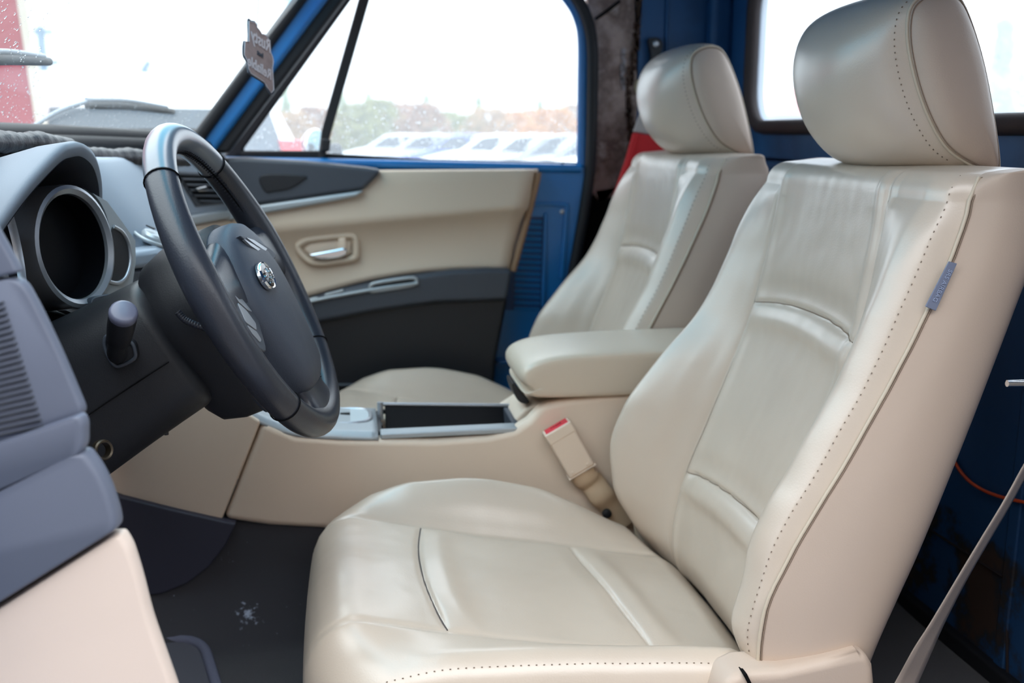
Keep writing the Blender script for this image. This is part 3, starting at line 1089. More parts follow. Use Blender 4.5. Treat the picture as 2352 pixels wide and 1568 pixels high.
# driver's seat only: side tag, hinge shield
tg = [at(px, py, 0.974) for px, py in ((2180, 600), (2199, 605), (2150, 714), (2126, 704))]
tgo = prism('side_tag', tg, (0, 0.002, 0), 'tag', seat, 0.0006, 1, label='grey sewn side tag')
tc_ = (tg[0] + tg[1] + tg[2] + tg[3]) / 4 + Vector((0, -0.0008, 0))
ext_ = (tg[3] - tg[0]).normalized()
letters('tag_lettering', 'SRS AIRBAG', tc_, ext_, Vector((-ext_.z, 0, ext_.x)), 0.0072, 0.0002, 'tag_text', tgo)
sh_p = [(1640, 1620), (1668, 1566), (1712, 1545), (1800, 1540), (1900, 1518), (1975, 1500), (1996, 1502), (2010, 1530), (2014, 1570), (2012, 1680), (1640, 1680)]
slab('hinge_shield', sh_p, 0.955, 1.01, 'leather_side', seat, 0.014, 4, label='moulded hinge cover at the foot of the back')
slab('shield_gap', [(1708, 1549), (1716, 1547), (1730, 1575), (1722, 1578)], 0.953, 0.97, 'deep_black', seat, 0.001)

# passenger seat: copy of every part except the tag, shield and lettering
ps = seat.copy()
C.objects.link(ps)
ps.location = (0.2, SY + 0.755, ZF)
ps['label'] = 'beige leather passenger seat on the far side of the armrest'
for ch in list(seat.children):
    if ch.name.split('.')[0] in ('side_tag', 'hinge_shield', 'shield_gap'):
        continue
    c = ch.copy()
    C.objects.link(c)
    c.parent = ps

# ================================================================== CENTRE CONSOLE
YN, YF = 1.545, 1.722
co_ = thing('center_console', 'beige centre console between the seats with a silver gear plate', 'console', (0.05, 1.645, -0.62))
top = [(512, 898), (560, 944), (602, 972), (680, 1000), (780, 1008), (870, 1009), (1000, 1010), (1120, 1002), (1180, 988), (1215, 965), (1245, 932), (1290, 920)]
bot = [(740, 1216), (620, 1209), (510, 1196), (400, 1171), (280, 1141), (200, 1110)]


def wall(y0, y1, tag_):
    a = [at(*p, YN) for p in top]
    b = [at(*p, YN) for p in bot]
    dy = y0 - YN
    mv = lambda p: Vector((p.x, y0, p.z))
    s0, s1 = at(600, 968, YN), at(511, 1194, YN)
    k = [p for p in a if p.x > s0.x + 0.002]
    rear = [mv(s0 + Vector((0.001, 0, 0)))] + [mv(p) for p in k] + [Vector((.42, y0, -.422)), Vector((.62, y0, -.422)), Vector((.62, y0, -.70)), Vector((.1, y0, -.68)), mv(at(740, 1216, YN)), mv(at(620, 1209, YN)), mv(s1 + Vector((0.001, 0, 0)))]
    front = [mv(at(240, 1030, YN)), mv(at(380, 970, YN)), mv(at(490, 890, YN))] + [mv(p) for p in a if p.x < s0.x - 0.002] + [mv(s0 - Vector((0.001, 0, 0))), mv(s1 - Vector((0.001, 0, 0)))] + [mv(at(*p, YN)) for p in bot[3:]]
    prism('side_panel', rear, (0, y1 - y0, 0), 'beige_plastic', co_, 0.012, 4)
    prism('front_panel', front, (0, y1 - y0, 0), 'beige_plastic', co_, 0.004, 3)


wall(YN, YN + 0.035, 'near')
wall(YF - 0.035, YF, 'far')
# silver plate running down the console and along the gear gate
edge = [at(*p, YN + 0.004) for p in ((500, 880), (540, 924), (575, 952), (602, 970), (680, 997), (780, 1004), (869, 1006))]
edge = cat(edge, 5)
YF2 = YF - 0.006
rows = [[Vector((p.x, YN + 0.004, p.z - 0.004)) for p in edge], [Vector((p.x, YN + 0.006, p.z + 0.001)) for p in edge], [Vector((p.x, YN + 0.014, p.z + 0.006)) for p in edge], [Vector((p.x, YN + 0.022, p.z + 0.0065)) for p in edge],
        [Vector((p.x, YF2 - 0.022, p.z + 0.0065)) for p in edge], [Vector((p.x, YF2 - 0.01, p.z + 0.005)) for p in edge], [Vector((p.x, YF2, p.z - 0.004)) for p in edge]]
grid('gear_plate', rows, 'silver_mat', co_, thick=0.003, label='satin silver plate')
zt = edge[-1].z + 0.007
# gear gate
gc = at(790, 950, 1.655)
gx = atz(790, 951, zt)
gl_ = []
for k in range(28):
    a = 2 * PI * k / 28
    ca, sa = math.cos(a), math.sin(a)
    gl_.append(Vector((gx.x - 0.01 + 0.055 * math.copysign(abs(ca) ** .6, ca), 1.652 + 0.045 * math.copysign(abs(sa) ** .6, sa), zt + 0.002)))
tube('gate_rim', gl_, 0.004, 'silver', co_, 8, closed=True, label='bright gate surround')
prism('gate_plate', [p + Vector((0, 0, 0)) for p in gl_], (0, 0, 0.002), mat('gate_plate_grey', (190, 200, 204), 0.4, metal=0.2), co_, 0)
box('gate_slot', (gx.x - 0.012, 1.66, zt + 0.0045), (0.045, 0.012, 0.002), 'deep_black', co_, 0.0008)
box('gate_slot', (gx.x - 0.022, 1.675, zt + 0.0045), (0.022, 0.016, 0.002), 'deep_black', co_, 0.0008)
lathe('gate_button', [(0.005, 0), (0.005, 0.002), (0.004, 0.003)], (gx.x - 0.02, 1.63, zt + 0.004), (0, 0, 1), 'silver_mat', co_, 14)
# seat heater switch on the sloping part
sb = at(577, 925, 1.60)
hs = box('heater_switch', at(578, 924, 1.603), (0.018, 0.020, 0.010), 'silver_mat', co_, 0.002, Matrix.Rotation(math.radians(48), 3, 'Y'), label='grey heater switch')
for k in range(3):
    lathe('switch_mark', [(0.0010, 0), (0.0010, 0.001)], at(571 + 2.6 * k, 925 + 3.2 * k, 1.588), (0, -1, 0.3), 'black', hs, 8)
# storage bin with the lid standing open
x0, x1 = at(876, 1000, 1.56).x, at(1184, 992, 1.56).x
zb = -0.545
box('bin_floor', ((x0 + x1) / 2, 1.635, zb), (x1 - x0, 0.125, 0.01), 'black', co_, 0)
box('bin_wall', ((x0 + x1) / 2, 1.700, zb + 0.035), (x1 - x0, 0.006, 0.07), 'black', co_, 0)
box('bin_wall', (x0 - 0.004, 1.632, zb + 0.03), (0.012, 0.125, 0.08), 'black', co_, 0.002)
box('bin_wall', (x1 + 0.004, 1.632, zb + 0.03), (0.012, 0.125, 0.08), 'charcoal', co_, 0.004)
box('bin_rail', ((x0 + x1) / 2, YN + 0.019, at(1000, 1000, YN).z + 0.001), (x1 - x0 + 0.004, 0.030, 0.010), 'silver_mat', co_, 0.003, label='satin silver rail')
lid = prism('bin_lid', [at(884, 930, 1.685), at(1170, 932, 1.685), Vector((at(1170, 932, 1.685).x, 1.66, zb + 0.03)), Vector((at(884, 930, 1.685).x, 1.66, zb + 0.03))], (0, 0.012, 0.0), 'gauge', co_, 0.002, label='black lid standing open')
e0, e1 = at(880, 928, 1.685), at(1172, 931, 1.685)
tube('lid_edge', [e0, e1], 0.0035, 'silver', lid, 8)
lathe('hinge_pin', [(0.005, 0), (0.005, 0.03)], at(874, 962, 1.66), (0, 0, 1), 'silver', co_, 12)
box('hinge_block', at(874, 985, 1.62), (0.008, 0.02, 0.02), 'black', co_, 0.002)
# rise behind the bin, and the padded armrest box
rear_f = [(1176, 985), (1186, 960), (1205, 940), (1236, 925), (1290, 918)]
prism('rear_rise', [at(px, py, 1.60) for px, py in rear_f] + [Vector((.62, 1.60, -.424)), Vector((.62, 1.60, -.6)), Vector((.27, 1.60, -.6))], (0, 0.10, 0), 'beige_plastic', co_, 0.006)
arm = [(.278, -.412), (.264, -.398), (.261, -.382), (.272, -.367), (.300, -.356), (.345, -.350), (.42, -.347), (.52, -.346), (.63, -.347), (.655, -.358), (.655, -.41), (.63, -.428), (.45, -.4275), (.305, -.4255), (.268, -.4175)]
loop = cat([Vector((a, 0, b)) for a, b in arm], 4, True)
ym, hw = 1.630, 0.094
cxm, czm = .44, -.390
rows = []
for i in range(25):
    a = -PI / 2 + PI * i / 24
    u = math.copysign(abs(math.sin(a)) ** .45, math.sin(a))
    k_ = max(0.0, math.cos(a)) ** .35
    rows.append([Vector((cxm + (p.x - cxm) * (.86 + .14 * k_) + (0), ym + hw * u, czm + (p.z - czm) * (.60 + .40 * k_))) for p in loop])
grid('armrest', rows, mat('beige_armrest_skin', (206, 190, 170), 0.36, spec=0.7, bump=0.15, scale=650), co_, ring=True, cap0=True, cap1=True, label='padded beige armrest lid')
la = [at(px, py, 1.60) for px, py in ((1176, 884), (1184, 882), (1200, 905), (1216, 922), (1200, 926), (1186, 914))]
prism('armrest_latch', cat(la, 3, True), (0, 0.06, 0), 'black', co_, 0.003, label='black release latch')
# black lower side piece ahead of the carpet
slab('kick_panel', [(180, 1105), (280, 1142), (400, 1172), (510, 1197), (542, 1203), (520, 1250), (480, 1302), (430, 1340), (372, 1364), (300, 1372), (180, 1380)], YN - 0.012, YN + 0.01, mat('black_kick_plastic', (52, 53, 68), 0.5, bump=0.1, scale=600), co_, 0.003, label='black plastic kick panel')

# ------------------------------------------------------------------ seat belt buckle
bk = thing('seat_belt_buckle', 'beige seat belt buckle with a red release button beside the driver seat', 'buckle', at(1400, 1180, 1.50))
B0, B1 = at(1276, 978, 1.541), at(1330, 1072, 1.541)
dn = (B1 - B0).normalized()
sd = Vector((-dn.z, 0, dn.x))
if sd.x < 0:
    sd = -sd
hw_ = 0.0235


def bpt(l, w_, y):
    return B0 + dn * l + sd * w_ + Vector((0, y, 0))


Lb = (B1 - B0).length
prism('buckle_body', [bpt(0, -hw_, 0), bpt(0, hw_, 0), bpt(Lb, hw_ * 1.02, 0), bpt(Lb, -hw_ * 1.02, 0)], (0, -0.026, 0), 'beige_plastic', bk, 0.004, 3)
prism('buckle_collar', [bpt(-.004, -hw_ - .001, .001), bpt(-.004, hw_ + .001, .001), bpt(.016, hw_ + .001, .001), bpt(.016, -hw_ - .001, .001)], (0, -0.028, 0), 'beige_plastic', bk, 0.003, 3)
prism('release_button', [bpt(-.0052, -hw_ + .003, -.003), bpt(-.0052, hw_ - .003, -.003), bpt(.004, hw_ - .003, -.003), bpt(.004, -hw_ + .003, -.003)], (0, -0.021, 0), 'red', bk, 0.0015, 2, label='red release button')
letters('button_lettering', 'PRESS', bpt(-.0054, 0, -.0135), sd, Vector((0, 1, 0)), 0.008, 0.0002, mat('dark_red_print', (150, 20, 44), 0.4), bk.children[-1])
for w_ in (-.014, .014):
    lathe('rivet', [(.003, 0), (.003, .001), (.0015, .0015)], bpt(Lb - .008, w_, -.026), (0, -1, 0), 'beige_plastic', bk, 12)
tube('buckle_lip', [bpt(Lb + .001, -hw_ - .002, -.013), bpt(Lb + .001, hw_ + .002, -.013)], 0.013, 'beige_plastic', bk, 12, flat=0.16, up=(0, 1, 0))
s_pts = [bpt(Lb, 0, -.012), bpt(Lb + .02, .000, -.012), bpt(Lb + .035, .006, -.006), bpt(Lb + .06, .008, -.014), bpt(Lb + .085, .014, -.006), bpt(Lb + .13, .02, -.006)]
tube('strap_sleeve', s_pts, 0.0215, mat('beige_sleeve', (198, 172, 142), 0.6), bk, 14, flat=0.40, up=sd, n=5, label='soft sleeve over the strap')
lathe('bolt_cap', [(.008, 0), (.008, .004), (.004, .006)], at(1393, 1178, 1.525), (0, -1, 0), 'black', bk, 14)

# ------------------------------------------------------------------ driver's belt webbing at the right
bl = thing('seat_belt', 'taupe seat belt webbing slanting up past the right side of the driver seat', 'seat belt', at(2085, 1568, 0.93))
bp = [((1990, 1760), .93, .020, .3), ((2044, 1640), .93, .019, .3), ((2082, 1568), .93, .018, .45), ((2118, 1495), .92, .015, .6), ((2152, 1432), .915, .0105, .8), ((2206, 1335), .905, .0075, 1.0), ((2262, 1240), .895, .0065, 1.1), ((2310, 1160), .885, .0060, 1.15), ((2352, 1084), .88, .0058, 1.2), ((2400, 995), .87, .0058, 1.2), ((2480, 800), .865, .0062, 1.2), ((2560, 520), .86, .008, 1.2), ((2620, 250), .86, .010, 1.2)]
cen = cat([at(*p, y) for p, y, w_, a in bp], 5)
wid = cat([Vector((w_, a, 0)) for p, y, w_, a in bp], 5)
rows = []
for i, p in enumerate(cen):
    t_ = (cen[min(i + 1, len(cen) - 1)] - cen[max(i - 1, 0)]).normalized()
    s1_ = Vector((-t_.z, 0, t_.x))
    s1_ = s1_ if s1_.x > 0 else -s1_
    hwid = wid[i].x * 0.9
    vd_ = p.normalized()
    vd_ = (vd_ - t_ * vd_.dot(t_)).normalized()
    d_ = vd_.cross(t_).normalized() * hwid * .62 + vd_ * math.sqrt(max(0, .021 ** 2 - hwid ** 2))
    rows.append([p - d_, p - d_ * .5, p, p + d_ * .5, p + d_])
grid('webbing', rows, 'belt', bl, thick=0.0014)
tube('door_striker', [at(2313, 881, 0.90), at(2345, 881, 0.90), at(2440, 880, 0.89), Vector((.76, .80, at(2440, 880, .89).z))], 0.0032, 'chrome', near_pillars, 10, label='chrome striker bar at the right edge')
tube('door_striker', [at(2313, 877, 0.915), at(2345, 876, 0.915), at(2440, 875, 0.905), Vector((.77, .80, at(2440, 875, .905).z))], 0.0022, 'chrome', near_pillars, 10, label='chrome striker bar at the right edge')
wi = thing('orange_wire', 'thin orange wire sagging along the blue back wall', 'wire', atx(2352, 1152, XR - 0.006))
tube('wire', [atx(px, py, XR - 0.008) for px, py in ((2150, 985), (2190, 1056), (2214, 1092), (2245, 1118), (2290, 1138), (2352, 1153), (2420, 1166))], 0.0026, 'wire', wi, 8, n=6)

# passenger belt anchorage and red and white strap
an = thing('belt_anchor', 'black belt anchor with a steel bolt high on the blue quarter panel', 'anchor', at(1505, 112, yq - 0.01))
slab('anchor_plate', [(1490, 92), (1500, 86), (1515, 88), (1522, 100), (1520, 118), (1512, 140), (1500, 180), (1488, 180), (1496, 130)], yq - 0.022, yq - 0.004, 'black', an, 0.004, smooth_n=3)
lathe('anchor_bolt', [(.009, 0), (.009, .006), (.005, .009)], at(1506, 101, yq - 0.022), (0, -1, 0), 'silver', an, 6)
pd = thing('belt_pad', 'red and grey white fabric strap hanging behind the passenger seat', 'strap', at(1450, 365, 2.36))
slab('white_band', [(1487, 215), (1520, 215), (1548, 318), (1456, 303)], 2.36, 2.375, 'white_cloth', pd, 0.004, label='grey white upper band')
slab('red_band', [(1457, 304), (1548, 320), (1520, 460), (1408, 460), (1440, 365)], 2.358, 2.377, 'red_cloth', pd, 0.004, label='red lower band')
slab('hem', [(1463, 306), (1469, 307), (1436, 420), (1428, 420)], 2.354, 2.36, 'red_cloth', pd, 0.002)
kn = thing('beige_grommet', 'small pale oval plug on the quarter panel beside the far headrest', 'plug', at(1466, 200, yq - 0.005))
lathe('plug', [(.018, 0), (.018, .004), (.012, .007)], at(1466, 200, yq - 0.003), (0, -1, 0), mat('cream_plug', (186, 172, 140), 0.6), kn, 18, sx=0.6)

# ================================================================== DASHBOARD
da = thing('dashboard', 'charcoal and grey dashboard with hooded gauges and silver trim', 'dashboard', (-0.4, 1.55, -0.3))
stn = [0.84, 1.0, 1.42, 1.52, 1.63, 1.76, 1.95, 2.06]
tab = {0.84: [(-.40, -.05), (-.385, -.06), (-.38, -.08), (-.40, -.2), (-.40, -.3)],
       1.0: [(-.47, -.02), (-.43, -.03), (-.42, -.06), (-.43, -.2), (-.43, -.3)],
       1.42: [(-.52, -.018), (-.43, -.028), (-.41, -.06), (-.42, -.2), (-.42, -.3)],
       1.52: [(-.53, -.018), (-.41, -.030), (-.375, -.05), (-.34, -.175), (-.345, -.25)],
       1.63: [(-.535, -.018), (-.40, -.034), (-.36, -.055), (-.300, -.172), (-.305, -.25)],
       1.76: [(-.53, -.018), (-.40, -.036), (-.36, -.055), (-.300, -.172), (-.305, -.25)],
       1.95: [(-.48, -.022), (-.38, -.045), (-.36, -.065), (-.345, -.175), (-.345, -.25)],
       2.06: [(-.45, -.025), (-.37, -.05), (-.36, -.07), (-.365, -.175), (-.365, -.25)]}
rows = []
for k in range(49):
    y = 0.84 + (2.06 - 0.84) * k / 48
    pr = []
    for j in range(5):
        fx = pch(stn, [tab[s][j][0] for s in stn])(y)
        fz_ = pch(stn, [tab[s][j][1] for s in stn])(y)
        pr.append(Vector((fx, y, fz_)))
    rows.append(cat(pr, 6))
grid('dash_body', rows, 'dashgrey', da)
prism('dash_cap', [Vector((-.53, 2.05, -.02)), Vector((-.36, 2.05, -.05)), Vector((-.27, 2.335, -.05)), Vector((-.33, 2.335, -.02))], (0, 0, -.02), 'dashgrey', da, 0.006)
# centre ledge with the round control ring
ld = [(-.31, 1.50), (-.285, 1.54), (-.275, 1.60), (-.272, 1.70), (-.285, 1.78), (-.31, 1.82), (-.36, 1.82), (-.36, 1.50)]
prism('centre_ledge', [Vector((x, y, -.168)) for x, y in ld], (0, 0, -.026), 'dashgrey', da, 0.009, 4)
prism('ledge_underside', [Vector((x - .008, y, -.195)) for x, y in ld], (0, 0, -.030), 'charcoal', da, 0.006, 3)
prism('lower_fascia', [Vector((x - .015, y, -.226)) for x, y in ld], (0, 0, -.02), 'silver_mat', da, 0.005, 3)
kc = Vector((-.302, 1.60, -.160))
kax = Vector((.45, 0, .9))
tp = [kc + Vector((.9, 0, -.45)).normalized() * (.030 * math.cos(a)) + Vector((0, 1, 0)) * (.045 * math.sin(a)) + kax * .002 for a in [2 * PI * k / 24 for k in range(24)]]
tube('control_ring', tp, .003, 'silver_mat', da, 8, closed=True)
lathe('control_knob', [(.020, 0), (.020, .006), (.017, .010), (.004, .010)], kc, kax, 'silver_mat', da, 20, sx=1.3)
prism('knob_pointer', [kc + kax * .012 + Vector((-.014, -.004, .01)), kc + kax * .012 + Vector((-.002, -.004, .004)), kc + kax * .012 + Vector((-.002, .006, .004))], kax * .002, 'black', da, 0)
# passenger end of the fascia: grey face, louvred vent, silver strip, beige lower
PA, PB = Vector((-.368, 2.04, 0)), Vector((-.262, 2.335, 0))
pn = Vector((PB.y - PA.y, -(PB.x - PA.x), 0)).normalized()


def face(name, pix, off, d, m, bevel=0.004, seg=3, label=None, parent=None, sm=0):
    pts_ = [atp(px, py, PA + pn * off, pn) for px, py in pix]
    if sm:
        pts_ = cat(pts_, sm, True)
    return prism(name, pts_, pn * -d, m, parent or da, bevel, seg, label)


face('passenger_fascia', [(330, 372), (505, 360), (540, 385), (566, 420), (592, 470), (480, 492), (330, 505)], 0, .03, 'dashgrey', .006, label='grey passenger fascia')
face('vent_frame', [(404, 392), (520, 398), (545, 440), (556, 464), (452, 476), (430, 440)], .003, .02, 'charcoal', .004, label='charcoal vent surround')
face('vent_cavity', [(410, 400), (512, 405), (546, 461), (462, 468), (436, 436)], .0035, .006, 'deep_black', .001)
for k in range(5):
    y0_ = 409 + 12.5 * k
    xl = 418 + 9 * k if k < 4 else 458
    face('vent_slat', [(xl, y0_), (514 + 7 * k, y0_ + 2), (516 + 7 * k, y0_ + 7), (xl + 4, y0_ + 5)], .008, .012, 'charcoal', .0012, 2)
face('vent_tab', [(452, 432), (474, 427), (480, 432), (478, 438), (458, 440)], .014, .008, 'chrome', .002, 2, label='chrome vent tab')
face('passenger_strip', [(330, 512), (480, 488), (596, 470), (602, 488), (480, 512), (330, 540)], .006, .025, 'silver_mat', .006, label='satin silver strip')
face('glovebox_panel', [(330, 540), (480, 512), (602, 490), (640, 600), (620, 800), (330, 800)], .0, .03, 'beige_door', .006, label='beige lower fascia')
tube('fascia_edge', [atp(px, py, PA + pn * .0, pn) for px, py in ((508, 360), (540, 384), (566, 420), (594, 476), (606, 492))], .005, 'black', da, 8, n=4)
# gauge hood
fr_pts = [((-70, 610), 1.055), ((-30, 545), 1.06), ((0, 500), 1.075), ((60, 418), 1.12), ((130, 344), 1.19), ((160, 330), 1.235), ((186, 331), 1.29), ((212, 356), 1.355), ((226, 400), 1.395), ((229, 450), 1.415), ((226, 520), 1.42)]
front = cat([at(*p, y) for p, y in fr_pts], 5)
nf = len(front)
rows = []
for k, (dx, sc_, dzz) in enumerate(((0.0, .94, -.006), (.004, .975, -.002), (.003, .995, .001), (-.004, 1.0, .002), (-.03, 1.0, -.002), (-.08, .97, -.012), (-.13, .93, -.030), (-.17, .90, -.05))):
    rr = []
    for p in front:
        cyy = 1.25
        base = -.17
        rr.append(Vector((p.x + dx, cyy + (p.y - cyy) * sc_, base + (p.z - base) * (sc_ if dx > -.02 else sc_) + dzz)))
    rows.append(rr)
grid('gauge_hood', rows, mat('grey_hood_skin', (106, 116, 128), 0.55, bump=0.1, scale=700), da, label='grey hood over the gauges')
inner = [[Vector((p.x + dx, 1.25 + (p.y - 1.25) * sc_, -.17 + (p.z + .17) * sc_ - .006)) for p in front] for dx, sc_ in ((0.001, .94), (-.03, .90), (-.09, .86))]
grid('hood_lining', inner, mat('black_hood_lining', (34, 34, 44), 0.6, bump=0.1, scale=600), da, label='black inside of the hood')
prism('gauge_back', [Vector((-.42, 1.02, -.02)), Vector((-.42, 1.46, -.02)), Vector((-.42, 1.46, -.30)), Vector((-.42, 1.02, -.30))], (-.01, 0, 0), 'deep_black', da, 0)
# gauges: tubes turned a little towards the door
gn = Vector((math.cos(math.radians(21)), -math.sin(math.radians(21)), 0.10)).normalized()
gs = Vector((0, 0, 1)).cross(gn).normalized()
gu = gn.cross(gs)


def gauge(px, py, y, r, rim, depth, m_rim, axis=None, lab=None):
    c = at(px, py, y)
    ax = axis or gn
    hd = lathe('gauge_tube', [(r + rim, -depth), (r + rim * 1.0, -.008), (r + rim * .9, -.002), (r + rim * .5, 0), (r, -.004), (r - .001, -.009)], c, ax, m_rim, da, 48, cap=False, label=lab)
    lathe('gauge_face', [(r, -depth * .75), (r, -depth * .75 - .003)], c, ax, 'gauge', da, 40, label='dark gauge face')
    lathe('gauge_well', [(r - .001, -.008), (r - .001, -depth * .5), (r - .002, -depth * .8)], c, ax, 'gauge', da, 48, cap=False, label='black inside of the gauge tube')
    return hd


gauge(180, 566, 1.30, .0655, .0115, .05, 'silver', lab='large gauge tube with a satin rim')
ax2 = Vector((math.cos(math.radians(10)), -math.sin(math.radians(10)), 0.05)).normalized()
gauge(30, 575, 1.13, .058, .010, .05, 'silver', Vector((1, 0.17, 0.1)).normalized(), lab='left gauge tube seen edge on')
# silver bezel to the right of the large gauge, with the small gauge let into it
bz0 = at(270, 590, 1.375) - gn * .004
bzp = lambda px, py, o=0.0: atp(px, py, bz0 + gn * o, gn)
arc = []
for k in range(25):
    a_ = math.radians(78 - 156 * k / 24)
    arc.append((180 + 76 * math.cos(a_) * 1.0, 566 - 135 * math.sin(a_)))
prism('gauge_bezel', [bzp(*p) for p in [(246, 462), (280, 508), (311, 552), (312, 600), (304, 656), (262, 690), (190, 728), (150, 712)] + arc[::-1]], gn * -.012, 'silver_mat', da, .003, 3, label='satin silver gauge bezel')
prism('small_gauge', cat([bzp(*p, .001) for p in ((258, 522), (275, 530), (292, 560), (297, 600), (288, 634), (270, 648), (244, 642), (250, 580))], 4, True), gn * -.004, 'black', da, .001, label='small dark gauge')
tube('small_gauge_rim', [bzp(*p, .001) for p in ((260, 520), (280, 533), (295, 562), (299, 602), (289, 636), (270, 650), (244, 645))], .003, 'silver', da, 8, n=5)
prism('trip_knob', cat([bzp(*p, .012) for p in ((212, 690), (225, 680), (262, 676), (250, 700), (215, 712))], 3, True), gn * -.014, 'charcoal', da, .004)
# driver's end of the dashboard, close to the camera
ye = 0.78


def rnd(o_pts, y, d, m, nm, bevel, lab=None):
    a_ = fillet([at(px, py, y) for px, py in o_pts], .012)
    b_ = [p * ((y + d) / y) + Vector((-.075, 0, 0)) for p in a_]
    c_ = Vector((sum(p.x for p in a_) / len(a_), y, sum(p.z for p in a_) / len(a_)))
    rw_ = [a_]
    for q_ in (.25, .5, .75, 1.0):
        rw_.append([Vector((c_.x + (p.x - c_.x) * (1 - bevel * 1.6 * q_ * q_) - (bevel * .35 * (1 - math.cos(q_ * PI / 2)) if p.x > c_.x else 0), y - bevel * math.sin(q_ * PI / 2), c_.z + (p.z - c_.z) * (1 - bevel * 3 * q_ * q_))) for p in a_])
    rw_ = [b_] + rw_
    return grid(nm, rw_, m, da, True, True, True, label=lab, angle=50)


rnd([(-420, 300), (-60, 420), (-12, 500), (20, 556), (48, 606), (56, 622), (-420, 735)], ye, .16, 'endgrey', 'end_cap_upper', .010, 'grey top of the dashboard end')
rnd([(-420, 742), (57, 628), (100, 706), (150, 812), (186, 898), (206, 946), (-420, 1150)], ye, .16, 'endgrey', 'end_cap', .010, 'grey dashboard end with a ribbed vent')
rnd([(-420, 1160), (196, 944), (206, 962), (206, 1012), (196, 1032), (-420, 1310)], ye - .010, .16, 'endgrey', 'end_ledge', .012, 'rounded grey ledge')
rnd([(-420, 1330), (190, 1026), (212, 1026), (240, 1064), (262, 1110), (280, 1168), (284, 1200), (-420, 1640)], ye - .006, .16, M['endgrey'], 'end_strip', .016, 'grey metallic strip')
rnd([(-420, 1655), (270, 1216), (290, 1212), (308, 1240), (330, 1310), (352, 1400), (380, 1480), (412, 1570), (450, 1700), (-420, 1700)], ye, .12, mat('peach_beige_plastic', (218, 201, 189), 0.5), 'knee_panel', .014, 'beige knee panel at the dashboard end')
for k in range(22):
    t = k / 21
    y_ = 690 + 285 * t
    x_ = 6 + 92 * t
    slab('vent_rib', [(-200, y_ + 62), (x_ - 6, y_ + 5), (x_, y_), (x_ + 2, y_ + 6), (-200, y_ + 70)], ye - .0120, ye + .02, 'charcoal', da, .001, 1)
# column shroud
sc = thing('steering_column', 'black steering column shroud with an indicator stalk', 'steering column', at(300, 900, 1.24))
Wc = Vector((-.125, 1.25, -.179))
tilt, wyaw = .45, .089
we = Vector((-math.sin(tilt), 0, math.cos(tilt)))
wn0 = Vector((math.cos(tilt), 0, math.sin(tilt)))
wg = Vector((0, 1, 0)) * math.cos(wyaw) + wn0 * math.sin(wyaw)
wn = wn0 * math.cos(wyaw) - Vector((0, 1, 0)) * math.sin(wyaw)


def wl(g_, u_, n_):
    return Wc + wg * g_ + we * u_ + wn * n_


def srect(hw_, hh, k=32, e=.55):
    out_ = []
    for j in range(k):
        a = 2 * PI * j / k
        ca, sa = math.cos(a), math.sin(a)
        out_.append((hw_ * math.copysign(abs(ca) ** e, ca), hh * math.copysign(abs(sa) ** e, sa)))
    return out_


E0 = at(418, 776, 1.215)
ax_p = at(178, 917, 1.215) - E0
cax = Vector((ax_p.x, 0, ax_p.z)).normalized()
cu_ = Vector((-cax.z, 0, cax.x))
if cu_.z < 0:
    cu_ = -cu_
cy_c = 1.235
rows = []
for l, hw_, hh in ((-.004, .040, .045), (-.002, .070, .074), (.004, .080, .081), (.012, .082, .0835), (.05, .083, .086), (.10, .084, .090), (.16, .086, .096), (.24, .088, .105), (.30, .09, .11)):
    o = Vector((E0.x, cy_c, E0.z)) + cax * l
    rows.append([o + Vector((0, a, 0)) + cu_ * b for a, b in srect(hw_, hh)])
grid('shroud', rows, 'black', sc, ring=True, cap0=True, cap1=True, angle=50)
# parting line of the two shroud halves
pl = Vector((E0.x, cy_c - .0835, E0.z))
tube('parting_line', [pl + cax * .012 + cu_ * -.01, pl + cax * .10 + cu_ * -.014 + Vector((0, -.0015, 0)), pl + cax * .18 + cu_ * -.02 + Vector((0, -.003, 0))], .0007, 'deep_black', sc, 6)
# stalk and its boot
sb0, sb1 = at(263, 836, 1.150), at(284, 716, 1.075)
slab('stalk_boot', [(238, 780), (250, 766), (302, 782), (314, 806), (312, 828), (276, 846), (258, 842), (240, 806)], 1.142, 1.16, 'black', sc, .004, smooth_n=3)
tube('boot_rim', [at(px, py, 1.141) for px, py in ((240, 782), (252, 770), (298, 784), (310, 806), (308, 824), (276, 840), (260, 836), (243, 806))], .0022, 'charcoal', sc, 8, closed=True, n=4)
sd_ = (sb1 - sb0)
tube('stalk', [sb0 + Vector((0, .02, 0)), sb0 + sd_ * .25, sb0 + sd_ * .55], .0105, 'black', sc, 16)
stx = (sb1 - sb0).normalized()
lathe('stalk_body', [(.010, -.062), (.0128, -.056), (.0142, -.03), (.0146, -.006)], sb1, stx, 'black', sc, 24, angle=60)
lathe('stalk_knob', [(.0146, -.007), (.0148, -.003), (.0140, .0008), (.011, .0022), (.003, .0028)], sb1, stx, mat('worn_stalk_cap', (92, 94, 112), 0.35), sc, 24, angle=60, label='rounded charcoal end of the stalk')
